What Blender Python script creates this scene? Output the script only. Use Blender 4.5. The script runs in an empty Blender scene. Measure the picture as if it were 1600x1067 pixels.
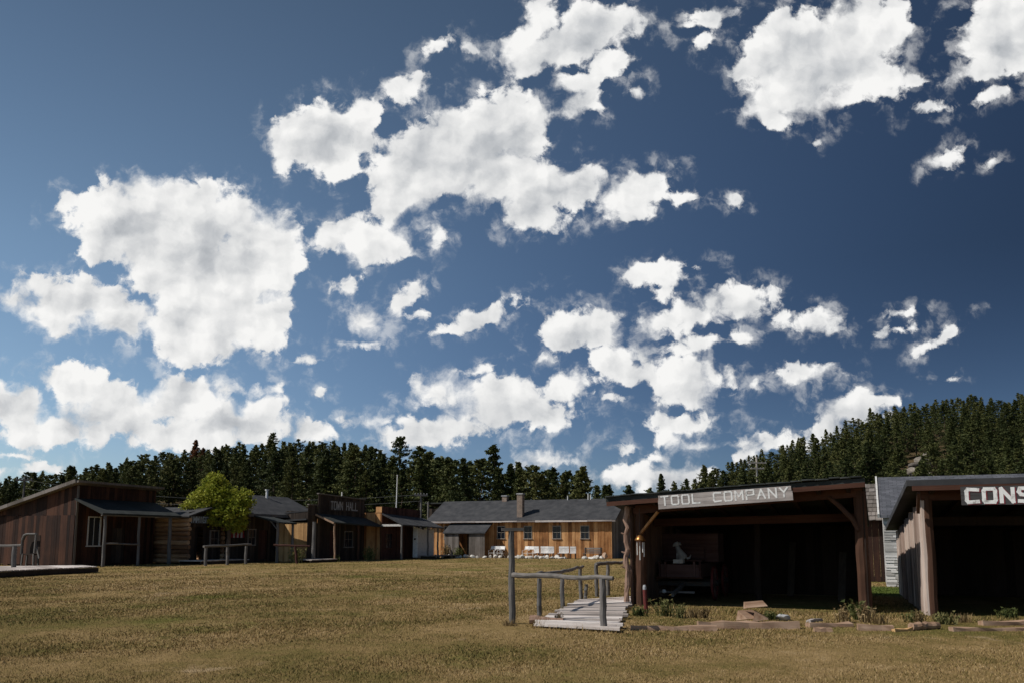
import bpy, math, random
import numpy as np
from mathutils import Matrix, Vector
R = math.radians
random.seed(7)
rng = np.random.default_rng(11)
S = bpy.context.scene
COL = S.collection

# ------------------------------------------------------------------ camera
EYE, PITCH, FPX = 1.6, R(7.5), 1331.0
CY = 841 - FPX * math.tan(PITCH)          # the optical axis sits below the middle of the (cropped) picture
cam_d = bpy.data.cameras.new('camera')
cam = bpy.data.objects.new('camera', cam_d)
COL.objects.link(cam)
cam.location = (0, 0, EYE)
cam.rotation_euler = (R(90) + PITCH, 0, 0)
cam_d.sensor_width = 36
cam_d.lens = FPX / 1600 * 36
cam_d.shift_y = (CY - 533.5) / 1600
cam_d.clip_start = 0.1
cam_d.clip_end = 6000
S.camera = cam

# ------------------------------------------------------------------ exposure, sun
S.view_settings.view_transform = 'Standard'
S.view_settings.look = 'None'
S.view_settings.gamma = 1
S.view_settings.exposure = -0.35
S.render.film_transparent = False
S.cycles.max_bounces = 6
S.cycles.use_denoising = True
S.cycles.use_adaptive_sampling = True
S.cycles.adaptive_threshold = 0.012
SUN_EL = R(47)
SUN_AZ = math.atan2(-0.97, -0.22)          # measured from +Y towards +X
to_sun = Vector((math.cos(SUN_EL) * math.sin(SUN_AZ), math.cos(SUN_EL) * math.cos(SUN_AZ), math.sin(SUN_EL)))
sd = bpy.data.lights.new('sun', 'SUN')
sd.energy = 5.0
sd.angle = R(0.5)
sd.color = (1.0, 0.955, 0.88)
sun = bpy.data.objects.new('sun', sd)
COL.objects.link(sun)
sun.rotation_euler = to_sun.to_track_quat('Z', 'Y').to_euler()

# ------------------------------------------------------------------ node helpers
def nd(nt, typ, **kw):
    n = nt.nodes.new(typ)
    for k, v in kw.items():
        if k.startswith('_'):
            n.inputs[int(k[1:])].default_value = v
        else:
            setattr(n, k, v)
    return n
def lk(nt, a, b): nt.links.new(a, b)
def mth(nt, op, a=None, b=None, c=None, clamp=False):
    n = nt.nodes.new('ShaderNodeMath'); n.operation = op; n.use_clamp = clamp
    for i, v in enumerate((a, b, c)):
        if v is None: continue
        if isinstance(v, (int, float)): n.inputs[i].default_value = v
        else: nt.links.new(v, n.inputs[i])
    return n.outputs[0]
def vmth(nt, op, a=None, b=None):
    n = nt.nodes.new('ShaderNodeVectorMath'); n.operation = op
    for i, v in enumerate((a, b)):
        if v is None: continue
        if isinstance(v, (tuple, list, Vector)): n.inputs[i].default_value = tuple(v)
        else: nt.links.new(v, n.inputs[i])
    return n
def ramp(nt, fac, stops):
    n = nt.nodes.new('ShaderNodeValToRGB')
    cr = n.color_ramp
    while len(cr.elements) < len(stops): cr.elements.new(0.5)
    for e, (p, c) in zip(cr.elements, stops):
        e.position = p; e.color = (*c, 1) if len(c) == 3 else c
    nt.links.new(fac, n.inputs[0])
    return n.outputs[0]
def mixc(nt, fac, a, b, typ='MIX'):
    n = nt.nodes.new('ShaderNodeMix'); n.data_type = 'RGBA'; n.blend_type = typ
    for i, v in ((0, fac), (6, a), (7, b)):
        if isinstance(v, (int, float)): n.inputs[i].default_value = v
        elif isinstance(v, tuple): n.inputs[i].default_value = (*v, 1)
        else: nt.links.new(v, n.inputs[i])
    return n.outputs[2]
def noise(nt, vec, scale, detail=4, rough=0.55, typ='FBM'):
    n = nt.nodes.new('ShaderNodeTexNoise')
    n.noise_dimensions = '3D'
    n.inputs['Scale'].default_value = scale
    n.inputs['Detail'].default_value = detail
    n.inputs['Roughness'].default_value = rough
    if vec is not None: nt.links.new(vec, n.inputs['Vector'])
    return n
def smooth(nt, x, a, b):
    n = nt.nodes.new('ShaderNodeMapRange'); n.interpolation_type = 'SMOOTHSTEP'
    nt.links.new(x, n.inputs[0]); n.inputs[1].default_value = a; n.inputs[2].default_value = b
    return n.outputs[0]

# ------------------------------------------------------------------ sky with clouds (directions only)
# each cloud puff: bearing/height on the sky dome in degrees-like tangent units (1 unit = 1/12.91 rad), radii, tilt
PUFFS = [
 # big cumulus on the left
 (190,335,88,58,0),(310,340,100,58,0),(405,385,80,70,0),(290,425,120,58,-10),(335,505,105,60,0),(255,375,110,60,0),(400,500,55,50,0),(325,300,42,26,0),(215,300,50,28,0),(100,315,20,16,0),(165,365,55,58,0),(438,400,44,58,0),(255,325,95,46,0),(380,450,70,55,0),(300,545,60,30,0),(425,535,25,18,0),
 (110,475,105,46,-4),(195,500,55,38,0),(15,470,34,18,0),(60,445,40,20,0),
 # bank low on the left
 (115,600,55,38,0),(30,635,60,38,0),(190,640,110,42,0),(290,625,80,42,0),(370,655,90,34,0),(475,675,55,18,0),(100,672,130,30,0),(300,675,160,26,0),(400,607,46,12,0),(0,605,34,20,0),(390,635,60,18,0),
 (65,730,28,10,0),(10,712,28,4,0),(10,738,26,8,0),(500,612,11,6,0),(480,560,26,9,0),
 # upper centre left
 (500,215,72,58,0),(455,230,38,42,0),(558,188,44,34,20),(632,140,54,22,16),(425,188,13,10,0),(520,255,40,30,0),
 # centre
 (722,238,122,74,14),(800,205,58,60,0),(640,285,70,56,0),(790,185,66,50,0),(650,250,80,56,0),(612,315,36,62,-15),(590,375,66,36,0),(518,380,26,30,0),(820,290,112,52,-8),(845,340,58,28,0),(905,290,56,34,10),(985,303,62,34,22),(1060,305,44,9,-5),(540,440,26,18,10),(1025,270,28,14,0),(680,370,18,22,-50),(550,350,40,15,30),
 # top centre
 (825,85,52,40,0),(880,72,76,36,15),(935,40,66,42,0),(850,25,30,34,0),(945,95,48,24,0),(915,165,42,22,25),(995,145,16,12,40),(890,185,24,12,0),(905,130,40,20,0),(690,70,26,12,30),(735,75,14,7,10),
 (1110,30,44,20,18),(1100,62,15,20,-30),(1075,40,20,10,0),
 # top right
 (1260,100,108,88,0),(1225,150,66,54,0),(1345,55,80,62,0),(1345,115,66,44,0),(1395,35,36,40,0),(1385,145,30,12,-15),(1165,110,22,22,0),(1170,175,18,14,0),
 (1565,55,76,62,0),(1530,110,62,20,15),(1430,130,17,9,0),(1445,168,30,9,10),(1545,150,52,10,18),(1600,20,70,60,0),(1480,45,26,9,0),
 (1480,248,32,18,40),(1550,250,13,8,10),(1275,228,9,9,0),(1145,315,15,13,-30),
 # middle right
 (1035,428,52,20,4),(1000,430,22,20,0),(1080,418,28,9,8),(1030,462,24,14,0),
 (575,505,36,32,0),(630,472,44,16,38),(655,490,20,10,0),(560,540,40,8,0),
 (755,495,66,16,22),(700,517,30,12,10),
 (910,515,74,36,0),(1040,505,72,24,18),(1150,470,62,30,5),(1105,535,80,13,8),(960,565,52,32,0),(850,560,14,9,10),(1000,582,50,22,0),(1080,597,68,36,0),(1085,500,60,22,20),(1050,545,40,12,0),
 (1275,500,50,22,0),(1222,488,16,9,0),(1265,578,52,18,5),(1180,605,11,7,0),(1240,590,24,12,0),
 (1395,517,36,9,15),(1408,487,24,6,0),(1465,530,32,8,32),(1480,590,12,5,0),
 # lower middle
 (655,600,18,24,20),(700,618,60,24,0),(775,612,105,30,5),(880,602,62,24,14),(800,640,105,26,0),(845,658,50,16,0),(690,668,90,20,0),(580,658,50,12,0),(640,682,80,16,0),(740,582,40,8,10),
 (1065,662,60,20,0),(1040,685,40,14,0),(1105,695,48,9,0),(970,705,30,9,0),(1330,640,66,28,0),(1300,668,44,24,0),(1380,630,24,14,0),
 (1205,695,54,18,0),(1170,712,30,10,0),(1000,745,70,24,0),(1060,748,80,24,0),(850,716,54,14,0),(825,728,40,14,0),(1030,715,40,12,0),(955,622,14,6,0),(1100,740,60,12,0),
]
BELLY = [(300,395,95,40,0),(270,350,80,26,0),(140,470,60,18,0),(130,650,120,18,0),(380,660,90,14,0),(760,250,110,45,20),(850,310,70,30,0),(1260,100,60,50,0),(690,220,70,30,0),(1330,665,60,16,0),(1080,612,50,16,0),(920,530,50,16,0),(790,640,90,16,0),(1150,482,40,12,0),(180,505,60,14,0),(350,540,60,14,0),(930,60,50,20,0),(1560,80,40,30,0),(520,235,40,24,0),(1060,760,70,12,0)]  # hand-placed blobs that paint shaded undersides onto the clouds
def build_world():
    w = bpy.data.worlds.new("World"); S.world = w; w.use_nodes = True
    nt = w.node_tree; nt.nodes.clear()
    out = nd(nt, 'ShaderNodeOutputWorld')
    sky = nd(nt, 'ShaderNodeTexSky')
    sky.sky_type = 'NISHITA'; sky.sun_disc = False
    sky.sun_elevation = SUN_EL; sky.sun_rotation = SUN_AZ
    sky.altitude = 1600; sky.air_density = 1.0; sky.dust_density = 0.15; sky.ozone_density = 3.0
    SKY_S = 0.06
    tc = nd(nt, 'ShaderNodeTexCoord')
    D = tc.outputs['Generated']
    # polarised sky: paler towards the sun, deep blue away from it
    cg = vmth(nt, 'DOT_PRODUCT', D, to_sun).outputs['Value']
    mr = nd(nt, 'ShaderNodeMapRange'); lk(nt, cg, mr.inputs[0])
    mr.interpolation_type = 'SMOOTHSTEP'
    for i, v in ((1, -0.40), (2, 0.48), (3, 0.27), (4, 2.0)): mr.inputs[i].default_value = v
    sxd = nd(nt, 'ShaderNodeSeparateXYZ'); lk(nt, D, sxd.inputs[0])
    hz = nd(nt, 'ShaderNodeMapRange'); lk(nt, sxd.outputs[2], hz.inputs[0])
    for i, v in ((1, 0.0), (2, 0.30), (3, 1.0), (4, 0.0)): hz.inputs[i].default_value = v
    tint = mixc(nt, hz.outputs[0], (1.0, 1.0, 1.0), (0.98, 0.98, 1.06))
    el_ = nd(nt, 'ShaderNodeMapRange'); lk(nt, sxd.outputs[2], el_.inputs[0])
    for i, v in ((1, 0.10), (2, 0.62), (3, 1.36), (4, 0.68)): el_.inputs[i].default_value = v
    sc = nd(nt, 'ShaderNodeMix'); sc.data_type = 'RGBA'; sc.blend_type = 'MULTIPLY'; sc.inputs[0].default_value = 1
    lk(nt, sky.outputs[0], sc.inputs[6]); lk(nt, tint, sc.inputs[7])
    warm = mixc(nt, smooth(nt, cg, -0.35, 0.5), (0.80, 0.92, 1.06), (1.12, 1.07, 0.92))
    sc2 = mixc(nt, 1.0, sc.outputs[2], warm, 'MULTIPLY')
    skyc = vmth(nt, 'SCALE', sc2); mrh = mth(nt, 'ADD', mr.outputs[0], mth(nt, 'MULTIPLY', mth(nt, 'SUBTRACT', 1.0, mr.outputs[0]), mth(nt, 'MULTIPLY', hz.outputs[0], 0.5)))
    lk(nt, mth(nt, 'MULTIPLY', mrh, el_.outputs[0]), skyc.inputs['Scale']); skyc = skyc.outputs[0]
    cp, sp = math.cos(PITCH), math.sin(PITCH)
    f = vmth(nt, 'DOT_PRODUCT', D, (0, cp, sp)).outputs['Value']
    r = vmth(nt, 'DOT_PRODUCT', D, (1, 0, 0)).outputs['Value']
    u = vmth(nt, 'DOT_PRODUCT', D, (0, -sp, cp)).outputs['Value']
    fs = mth(nt, 'MAXIMUM', f, 0.05)
    cx = nd(nt, 'ShaderNodeCombineXYZ')
    lk(nt, mth(nt, 'MULTIPLY', mth(nt, 'DIVIDE', r, fs), FPX / 100), cx.inputs[0])
    lk(nt, mth(nt, 'MULTIPLY', mth(nt, 'DIVIDE', u, fs), FPX / 100), cx.inputs[1])
    P = cx.outputs[0]
    # warps
    n1 = noise(nt, P, 1.1, 2, 0.5)
    n2 = noise(nt, P, 3.6, 6, 0.62)
    def off(n, amp):
        s = vmth(nt, 'SUBTRACT', n.outputs['Color'], (0.5, 0.5, 0.5)).outputs[0]
        return vmth(nt, 'MULTIPLY', s, (amp, amp, 0)).outputs[0]
    Pw = vmth(nt, 'ADD', vmth(nt, 'ADD', P, off(n1, 0.26)).outputs[0], off(n2, 0.24)).outputs[0]
    fb = noise(nt, Pw, 2.3, 9, 0.6).outputs['Fac']
    def vor(vec, sc, sm=0.35):
        v = nd(nt, 'ShaderNodeTexVoronoi'); v.voronoi_dimensions = '2D'; v.feature = 'SMOOTH_F1'
        v.inputs['Scale'].default_value = sc; v.inputs['Smoothness'].default_value = sm; lk(nt, vec, v.inputs['Vector'])
        return v.outputs['Distance']
    def billow(vec):
        a = mth(nt, 'MULTIPLY_ADD', vor(vec, 2.1), -0.62, 0.62)
        return mth(nt, 'MULTIPLY_ADD', vor(vec, 4.9), -0.30, mth(nt, 'ADD', a, 0.15))
    Pb = vmth(nt, 'ADD', P, off(n2, 0.16)).outputs[0]
    bw = billow(Pb)
    bw2 = billow(vmth(nt, 'ADD', Pb, (-0.09, 0.12, 0)).outputs[0])
    fa = noise(nt, Pw, 1.3, 1.4, 0.5).outputs['Fac']
    fb2 = noise(nt, vmth(nt, 'ADD', Pw, (-0.24, 0.30, 0)).outputs[0], 1.3, 1.4, 0.5).outputs['Fac']
    low = noise(nt, P, 0.9, 3, 0.5).outputs['Fac']
    sp_w = nd(nt, 'ShaderNodeSeparateXYZ'); lk(nt, Pw, sp_w.inputs[0])
    fr1 = noise(nt, Pw, 2.3, 5, 0.55).outputs['Fac']
    fr2 = noise(nt, vmth(nt, 'ADD', Pw, (-0.07, 0.085, 0)).outputs[0], 2.3, 5, 0.55).outputs['Fac']
    relief = mth(nt, 'MULTIPLY', mth(nt, 'SUBTRACT', fr1, fr2), 0.52)  # paints sun-side lumps into the cloud brightness
    def puff(p, prev=None):
        x, y, rx, ry, rot = p
        Pin = Pw
        if prev is not None:                     # the z input only orders the evaluation (scaled away)
            c = nd(nt, 'ShaderNodeCombineXYZ')
            lk(nt, sp_w.outputs[0], c.inputs[0]); lk(nt, sp_w.outputs[1], c.inputs[1]); lk(nt, prev, c.inputs[2])
            Pin = c.outputs[0]
        m = nd(nt, 'ShaderNodeMapping'); m.vector_type = 'TEXTURE'
        m.inputs[1].default_value = ((x - 800) / 100, (CY - y) / 100, 0)
        m.inputs[2].default_value = (0, 0, R(rot))
        m.inputs[3].default_value = (rx / 100, ry / 100, 1e6)
        lk(nt, Pin, m.inputs[0])
        l = vmth(nt, 'LENGTH', m.outputs[0]).outputs['Value']
        sz = (min(rx, ry) / 100) ** 0.7
        return mth(nt, 'MULTIPLY_ADD', l, -sz, sz)
    softn = mth(nt, 'MULTIPLY_ADD', smooth(nt, n1.outputs['Fac'], 0.46, 0.68), 0.34, 0.07)
    def clouds(plist, blist):
        """Background shader for one window of the sky"""
        if not plist:
            b = nd(nt, 'ShaderNodeBackground'); lk(nt, skyc, b.inputs[0]); b.inputs[1].default_value = SKY_S
            return b.outputs[0]
        cur = puff(plist[0])
        for p in plist[1:]:
            n = nd(nt, 'ShaderNodeMath', operation='SMOOTH_MAX'); n.inputs[2].default_value = 0.10
            lk(nt, cur, n.inputs[0]); lk(nt, puff(p, cur), n.inputs[1]); cur = n.outputs[0]
        dens = mth(nt, 'ADD', cur, mth(nt, 'MULTIPLY', mth(nt, 'SUBTRACT', fb, 0.512), 1.05))
        dens = mth(nt, 'ADD', dens, mth(nt, 'MULTIPLY', mth(nt, 'SUBTRACT', bw, 0.46), 0.22))
        alpha = smooth(nt, dens, -0.07, 0.12)
        lk(nt, softn, alpha.node.inputs[2])
        wisp = mth(nt, 'MULTIPLY', smooth(nt, dens, -0.34, 0.06), mth(nt, 'MULTIPLY', smooth(nt, fb, 0.46, 0.66), 0.42))
        alpha = mth(nt, 'MAXIMUM', alpha, wisp)
        thick = smooth(nt, cur, 0.05, 0.75)
        shade = mth(nt, 'ADD', mth(nt, 'MULTIPLY', mth(nt, 'SUBTRACT', fa, fb2), 0.8), mth(nt, 'MULTIPLY', mth(nt, 'SUBTRACT', bw, bw2), 0.16))     # billows turned from the sun
        br = mth(nt, 'ADD', mth(nt, 'ADD', 0.91, shade), relief)
        br = mth(nt, 'SUBTRACT', br, mth(nt, 'MULTIPLY', mth(nt, 'MULTIPLY', thick, low), 0.14))
        if blist:
            bc = puff(blist[0], cur)
            for p in blist[1:]:
                bc = mth(nt, 'MAXIMUM', bc, puff(p, bc))
            br = mth(nt, 'SUBTRACT', br, mth(nt, 'MULTIPLY', smooth(nt, bc, -0.4, 0.5), 0.17))
        # keep the cloud brightness within bounds
        br = mth(nt, 'MINIMUM', mth(nt, 'MAXIMUM', br, 0.38), 1.0)
        cc = ramp(nt, br, [(0.3, (0.33, 0.36, 0.40)), (0.6, (0.60, 0.62, 0.645)), (0.82, (0.86, 0.865, 0.865)), (1.0, (1.04, 1.035, 1.02))])
        bg = nd(nt, 'ShaderNodeBackground'); lk(nt, cc, bg.inputs[0]); bg.inputs[1].default_value = CLOUD_S
        bs = nd(nt, 'ShaderNodeBackground'); lk(nt, skyc, bs.inputs[0]); bs.inputs[1].default_value = SKY_S
        mx = nd(nt, 'ShaderNodeMixShader'); lk(nt, alpha, mx.inputs[0]); lk(nt, bs.outputs[0], mx.inputs[1]); lk(nt, bg.outputs[0], mx.inputs[2])
        return mx.outputs[0]
    CLOUD_S = 1.14
    sx = nd(nt, 'ShaderNodeSeparateXYZ'); lk(nt, P, sx.inputs[0])
    def pick(pl, x0, x1, y0, y1):
        M = 75
        res = []
        for p in pl:
            q = max(p[2], p[3]) if p[4] else None
            rx, ry = (q, q) if q else (p[2], p[3])
            if p[0] + rx + M > x0 and p[0] - rx - M < x1 and p[1] + ry + M > y0 and p[1] - ry - M < y1: res.append(p)
        return res
    def split(x0, x1, y0, y1, depth):
        pl = pick(PUFFS, x0, x1, y0, y1)
        if depth == 0 or len(pl) < 10:
            return clouds(pl, pick(BELLY, x0, x1, y0, y1))
        fx0, fx1, fy0, fy1 = max(x0, 0), min(x1, 1600), max(y0, 0), min(y1, 800)
        mx = nd(nt, 'ShaderNodeMixShader')
        if fx1 - fx0 >= (fy1 - fy0):
            xm = (fx0 + fx1) / 2
            lk(nt, mth(nt, 'GREATER_THAN', sx.outputs[0], (xm - 800) / 100), mx.inputs[0])
            lk(nt, split(x0, xm, y0, y1, depth - 1), mx.inputs[1]); lk(nt, split(xm, x1, y0, y1, depth - 1), mx.inputs[2])
        else:
            ym = (fy0 + fy1) / 2
            lk(nt, mth(nt, 'GREATER_THAN', sx.outputs[1], (CY - ym) / 100), mx.inputs[0])
            lk(nt, split(x0, x1, ym, y1, depth - 1), mx.inputs[1]); lk(nt, split(x0, x1, y0, ym, depth - 1), mx.inputs[2])
        return mx.outputs[0]
    fwd = split(-4000, 6000, -4000, 1500, 2)
    plain = nd(nt, 'ShaderNodeBackground'); lk(nt, skyc, plain.inputs[0]); plain.inputs[1].default_value = SKY_S
    mx = nd(nt, 'ShaderNodeMixShader')
    lk(nt, mth(nt, 'GREATER_THAN', f, 0.25), mx.inputs[0])
    lk(nt, plain.outputs[0], mx.inputs[1]); lk(nt, fwd, mx.inputs[2])
    lk(nt, mx.outputs[0], out.inputs[0])
    w.cycles.sampling_method = 'MANUAL'; w.cycles.sample_map_resolution = 512
build_world()
#@@SETTING
# ------------------------------------------------------------------ projection helpers (to read real places off the view)
def ray(px, py):
    up = CY - py
    return px - 800, FPX * math.cos(PITCH) - up * math.sin(PITCH), FPX * math.sin(PITCH) + up * math.cos(PITCH)
def gnd(px, py, z=0.0):
    x, y, zz = ray(px, py); t = (z - EYE) / zz
    return Vector((x * t, y * t, z))
def at(px, py, Y):
    x, y, zz = ray(px, py); t = Y / y
    return Vector((x * t, Y, EYE + zz * t))

# ------------------------------------------------------------------ objects
class MB:
    """collects solids into one mesh; T is the current local transform"""
    def __init__(s): s.v = []; s.f = []; s.T = Matrix.Identity(4); s.smooth = False
    def add(s, vs, fs):
        o = len(s.v)
        s.v += [tuple(s.T @ Vector(p)) for p in vs]
        s.f += [tuple(i + o for i in f) for f in fs]
        return s
    def hexa(s, b, t):       # four bottom points (ccw from above) and four top points
        return s.add(list(b) + list(t), [(3, 2, 1, 0), (4, 5, 6, 7), (0, 1, 5, 4), (1, 2, 6, 5), (2, 3, 7, 6), (3, 0, 4, 7)])
    def box(s, x0, x1, y0, y1, z0, z1):
        b = [(x0, y0), (x1, y0), (x1, y1), (x0, y1)]
        return s.hexa([(x, y, z0) for x, y in b], [(x, y, z1) for x, y in b])
    def slab(s, c, th):      # four corner points of the top face (ccw), thickness downwards
        return s.hexa([(p[0], p[1], p[2] - th) for p in c], c)
    def beam(s, p, q, w, h, up=(0, 0, 1)):
        p, q = Vector(p), Vector(q); d = (q - p).normalized()
        a = d.cross(Vector(up))
        if a.length < 1e-4: a = d.cross(Vector((0, 1, 0)))
        a.normalize(); b = a.cross(d).normalized()
        a *= w / 2; b *= h / 2
        return s.hexa([p - a - b, p + a - b, q + a - b, q - a - b], [p - a + b, p + a + b, q + a + b, q - a + b])
    def tube(s, pts, rad, n=8, cap=True, wob=0.0, rs=None):
        pts = [Vector(p) for p in pts]
        if not isinstance(rad, (list, tuple)): rad = [rad] * len(pts)
        vs, fs = [], []
        d0 = (pts[-1] - pts[0]).normalized()
        a = d0.cross(Vector((0.31, 0.9, 0.2)))
        if a.length < .2: a = d0.cross(Vector((1, 0, 0)))
        a.normalize(); b = d0.cross(a)
        for p, r in zip(pts, rad):
            for k in range(n):
                t = 2 * math.pi * k / n
                rr = r * (1 + (random.uniform(-wob, wob) if wob else 0))
                vs.append(p + a * (math.cos(t) * rr) + b * (math.sin(t) * rr))
        for i in range(len(pts) - 1):
            for k in range(n):
                k2 = (k + 1) % n
                fs.append((i * n + k, i * n + k2, i * n + n + k2, i * n + n + k))
        if cap:
            fs.append(tuple(range(n))[::-1]); fs.append(tuple(range((len(pts) - 1) * n, len(pts) * n)))
        return s.add(vs, fs)
    def log(s, p, q, r0, r1, n=9, seg=6, bend=0.02, wob=0.07):
        p, q = Vector(p), Vector(q)
        pts = [p.lerp(q, i / seg) + (Vector((random.uniform(-1, 1), random.uniform(-1, 1), random.uniform(-1, 1))) * bend if 0 < i < seg else Vector()) for i in range(seg + 1)]
        return s.tube(pts, [r0 + (r1 - r0) * i / seg for i in range(seg + 1)], n, True, wob)
    def ring(s, c, R0, r, axis='y', n=22, m=7):
        vs, fs = [], []
        for i in range(n):
            t = 2 * math.pi * i / n
            for k in range(m):
                u = 2 * math.pi * k / m
                rr = R0 + r * math.cos(u); h = r * math.sin(u)
                e, g = math.cos(t) * rr, math.sin(t) * rr
                vs.append(Vector(c) + (Vector((e, h, g)) if axis == 'y' else Vector((h, e, g))))
        for i in range(n):
            for k in range(m):
                i2, k2 = (i + 1) % n, (k + 1) % m
                fs.append((i * m + k, i * m + k2, i2 * m + k2, i2 * m + k))
        return s.add(vs, fs)
    def lathe(s, c, prof, n=16):
        vs, fs = [], []
        for r, z in prof:
            for k in range(n):
                t = 2 * math.pi * k / n
                vs.append((c[0] + r * math.cos(t), c[1] + r * math.sin(t), c[2] + z))
        for i in range(len(prof) - 1):
            for k in range(n):
                k2 = (k + 1) % n
                fs.append((i * n + k, i * n + k2, i * n + n + k2, i * n + n + k))
        fs.append(tuple(range(n))[::-1]); fs.append(tuple(range((len(prof) - 1) * n, len(prof) * n)))
        return s.add(vs, fs)
    def rock(s, c, sx, sy, sz, seed=0):
        r = random.Random(seed)
        bm = bmesh.new(); bmesh.ops.create_icosphere(bm, subdivisions=2, radius=1)
        dirs = [(Vector((r.gauss(0, 1), r.gauss(0, 1), r.gauss(0, 1))).normalized(), r.uniform(.55, .95)) for _ in range(9)]
        vs = []
        for v in bm.verts:
            p = v.co.copy()
            for d, k in dirs:
                e = p.dot(d)
                if e > k: p -= d * (e - k)
            vs.append((c[0] + p.x * sx, c[1] + p.y * sy, c[2] + p.z * sz))
        fs = [tuple(v.index for v in f.verts) for f in bm.faces]
        bm.free()
        return s.add(vs, fs)
    def build(s, name, mat, parent=None, smooth=False, label=None):
        me = bpy.data.meshes.new(name)
        me.from_pydata(s.v, [], s.f); me.update()
        if smooth: me.shade_smooth()
        me.materials.append(mat)
        o = bpy.data.objects.new(name, me); COL.objects.link(o)
        if parent: o.parent = parent
        if label: o['label'] = label
        return o
import bmesh
def tag(o, label, cat, group=None, kind=None):
    if kind: o['kind'] = kind
    if label: o['label'] = label
    if cat: o['category'] = cat
    if group: o['group'] = group
    return o
def root(name, label, cat, loc=(0, 0, 0), rz=0.0, group=None):
    o = bpy.data.objects.new(name, None); COL.objects.link(o)
    o.empty_display_size = .3
    o.location = loc; o.rotation_euler = (0, 0, rz)
    return tag(o, label, cat, group)
def dup(o, loc, rz=None, scale=None, label=None):
    r = o.copy(); COL.objects.link(r); r.location = loc
    if rz is not None: r.rotation_euler = (0, 0, rz)
    if scale: r.scale = scale
    if label: r['label'] = label
    for ch in o.children:
        c = ch.copy(); COL.objects.link(c); c.parent = r
        for g in ch.children:
            d = g.copy(); COL.objects.link(d); d.parent = c
    return r
def structure(name, me_or_mb, mat):
    o = me_or_mb.build(name, mat); o['kind'] = 'structure'; return o

# ------------------------------------------------------------------ materials
def newmat(name):
    m = bpy.data.materials.new(name); m.use_nodes = True
    nt = m.node_tree
    b = nt.nodes['Principled BSDF']
    b.inputs['Roughness'].default_value = 0.85
    b.inputs['Specular IOR Level'].default_value = 0.25
    return m, nt, b
def wood(name, cols, grain='z', rough=0.85, bump=0.4, gscale=1.0):
    """old timber: every board its own tone, streaky grain along one axis, stains"""
    m, nt, b = newmat(name)
    b.inputs['Roughness'].default_value = rough
    tc = nd(nt, 'ShaderNodeTexCoord'); geo = nd(nt, 'ShaderNodeNewGeometry')
    mp = nd(nt, 'ShaderNodeMapping')
    sc = {'z': (9, 9, .55), 'x': (.55, 9, 9), 'y': (9, .55, 9)}[grain]
    mp.inputs[3].default_value = tuple(v * gscale for v in sc)
    rv = geo.outputs['Random Per Island']
    cx = nd(nt, 'ShaderNodeCombineXYZ')
    for i in range(3): lk(nt, mth(nt, 'MULTIPLY', rv, 37.0 + 11 * i), cx.inputs[i])
    lk(nt, vmth(nt, 'ADD', tc.outputs['Object'], cx.outputs[0]).outputs[0], mp.inputs[0])
    g = noise(nt, mp.outputs[0], 1.6, 6, 0.62).outputs['Fac']
    st = noise(nt, tc.outputs['Object'], 0.9, 4, 0.6).outputs['Fac']
    f = mth(nt, 'ADD', mth(nt, 'MULTIPLY', rv, 0.55), mth(nt, 'MULTIPLY', g, 0.75))
    f = mth(nt, 'ADD', f, mth(nt, 'MULTIPLY', mth(nt, 'SUBTRACT', st, 0.5), 0.7))
    n = len(cols)
    c = ramp(nt, f, [(0.2 + 0.75 * i / (n - 1), cols[i]) for i in range(n)])
    lk(nt, c, b.inputs['Base Color'])
    if bump:
        bp = nd(nt, 'ShaderNodeBump'); bp.inputs['Strength'].default_value = bump; bp.inputs['Distance'].default_value = 0.012
        lk(nt, g, bp.inputs['Height']); lk(nt, bp.outputs[0], b.inputs['Normal'])
    return m
def rough(name, cols, scale=3.0, r=0.9, bump=0.3, detail=6, dist=0.02):
    m, nt, b = newmat(name)
    b.inputs['Roughness'].default_value = r
    tc = nd(nt, 'ShaderNodeTexCoord'); geo = nd(nt, 'ShaderNodeNewGeometry')
    g = noise(nt, tc.outputs['Object'], scale, detail, 0.62).outputs['Fac']
    f = mth(nt, 'ADD', mth(nt, 'MULTIPLY', mth(nt, 'SUBTRACT', g, 0.5), 1.5), mth(nt, 'MULTIPLY_ADD', geo.outputs['Random Per Island'], 0.4, 0.3))
    n = len(cols)
    lk(nt, ramp(nt, f, [(0.1 + 0.8 * i / (n - 1), cols[i]) for i in range(n)]), b.inputs['Base Color'])
    if bump:
        bp = nd(nt, 'ShaderNodeBump'); bp.inputs['Strength'].default_value = bump; bp.inputs['Distance'].default_value = dist
        lk(nt, g, bp.inputs['Height']); lk(nt, bp.outputs[0], b.inputs['Normal'])
    return m
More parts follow.
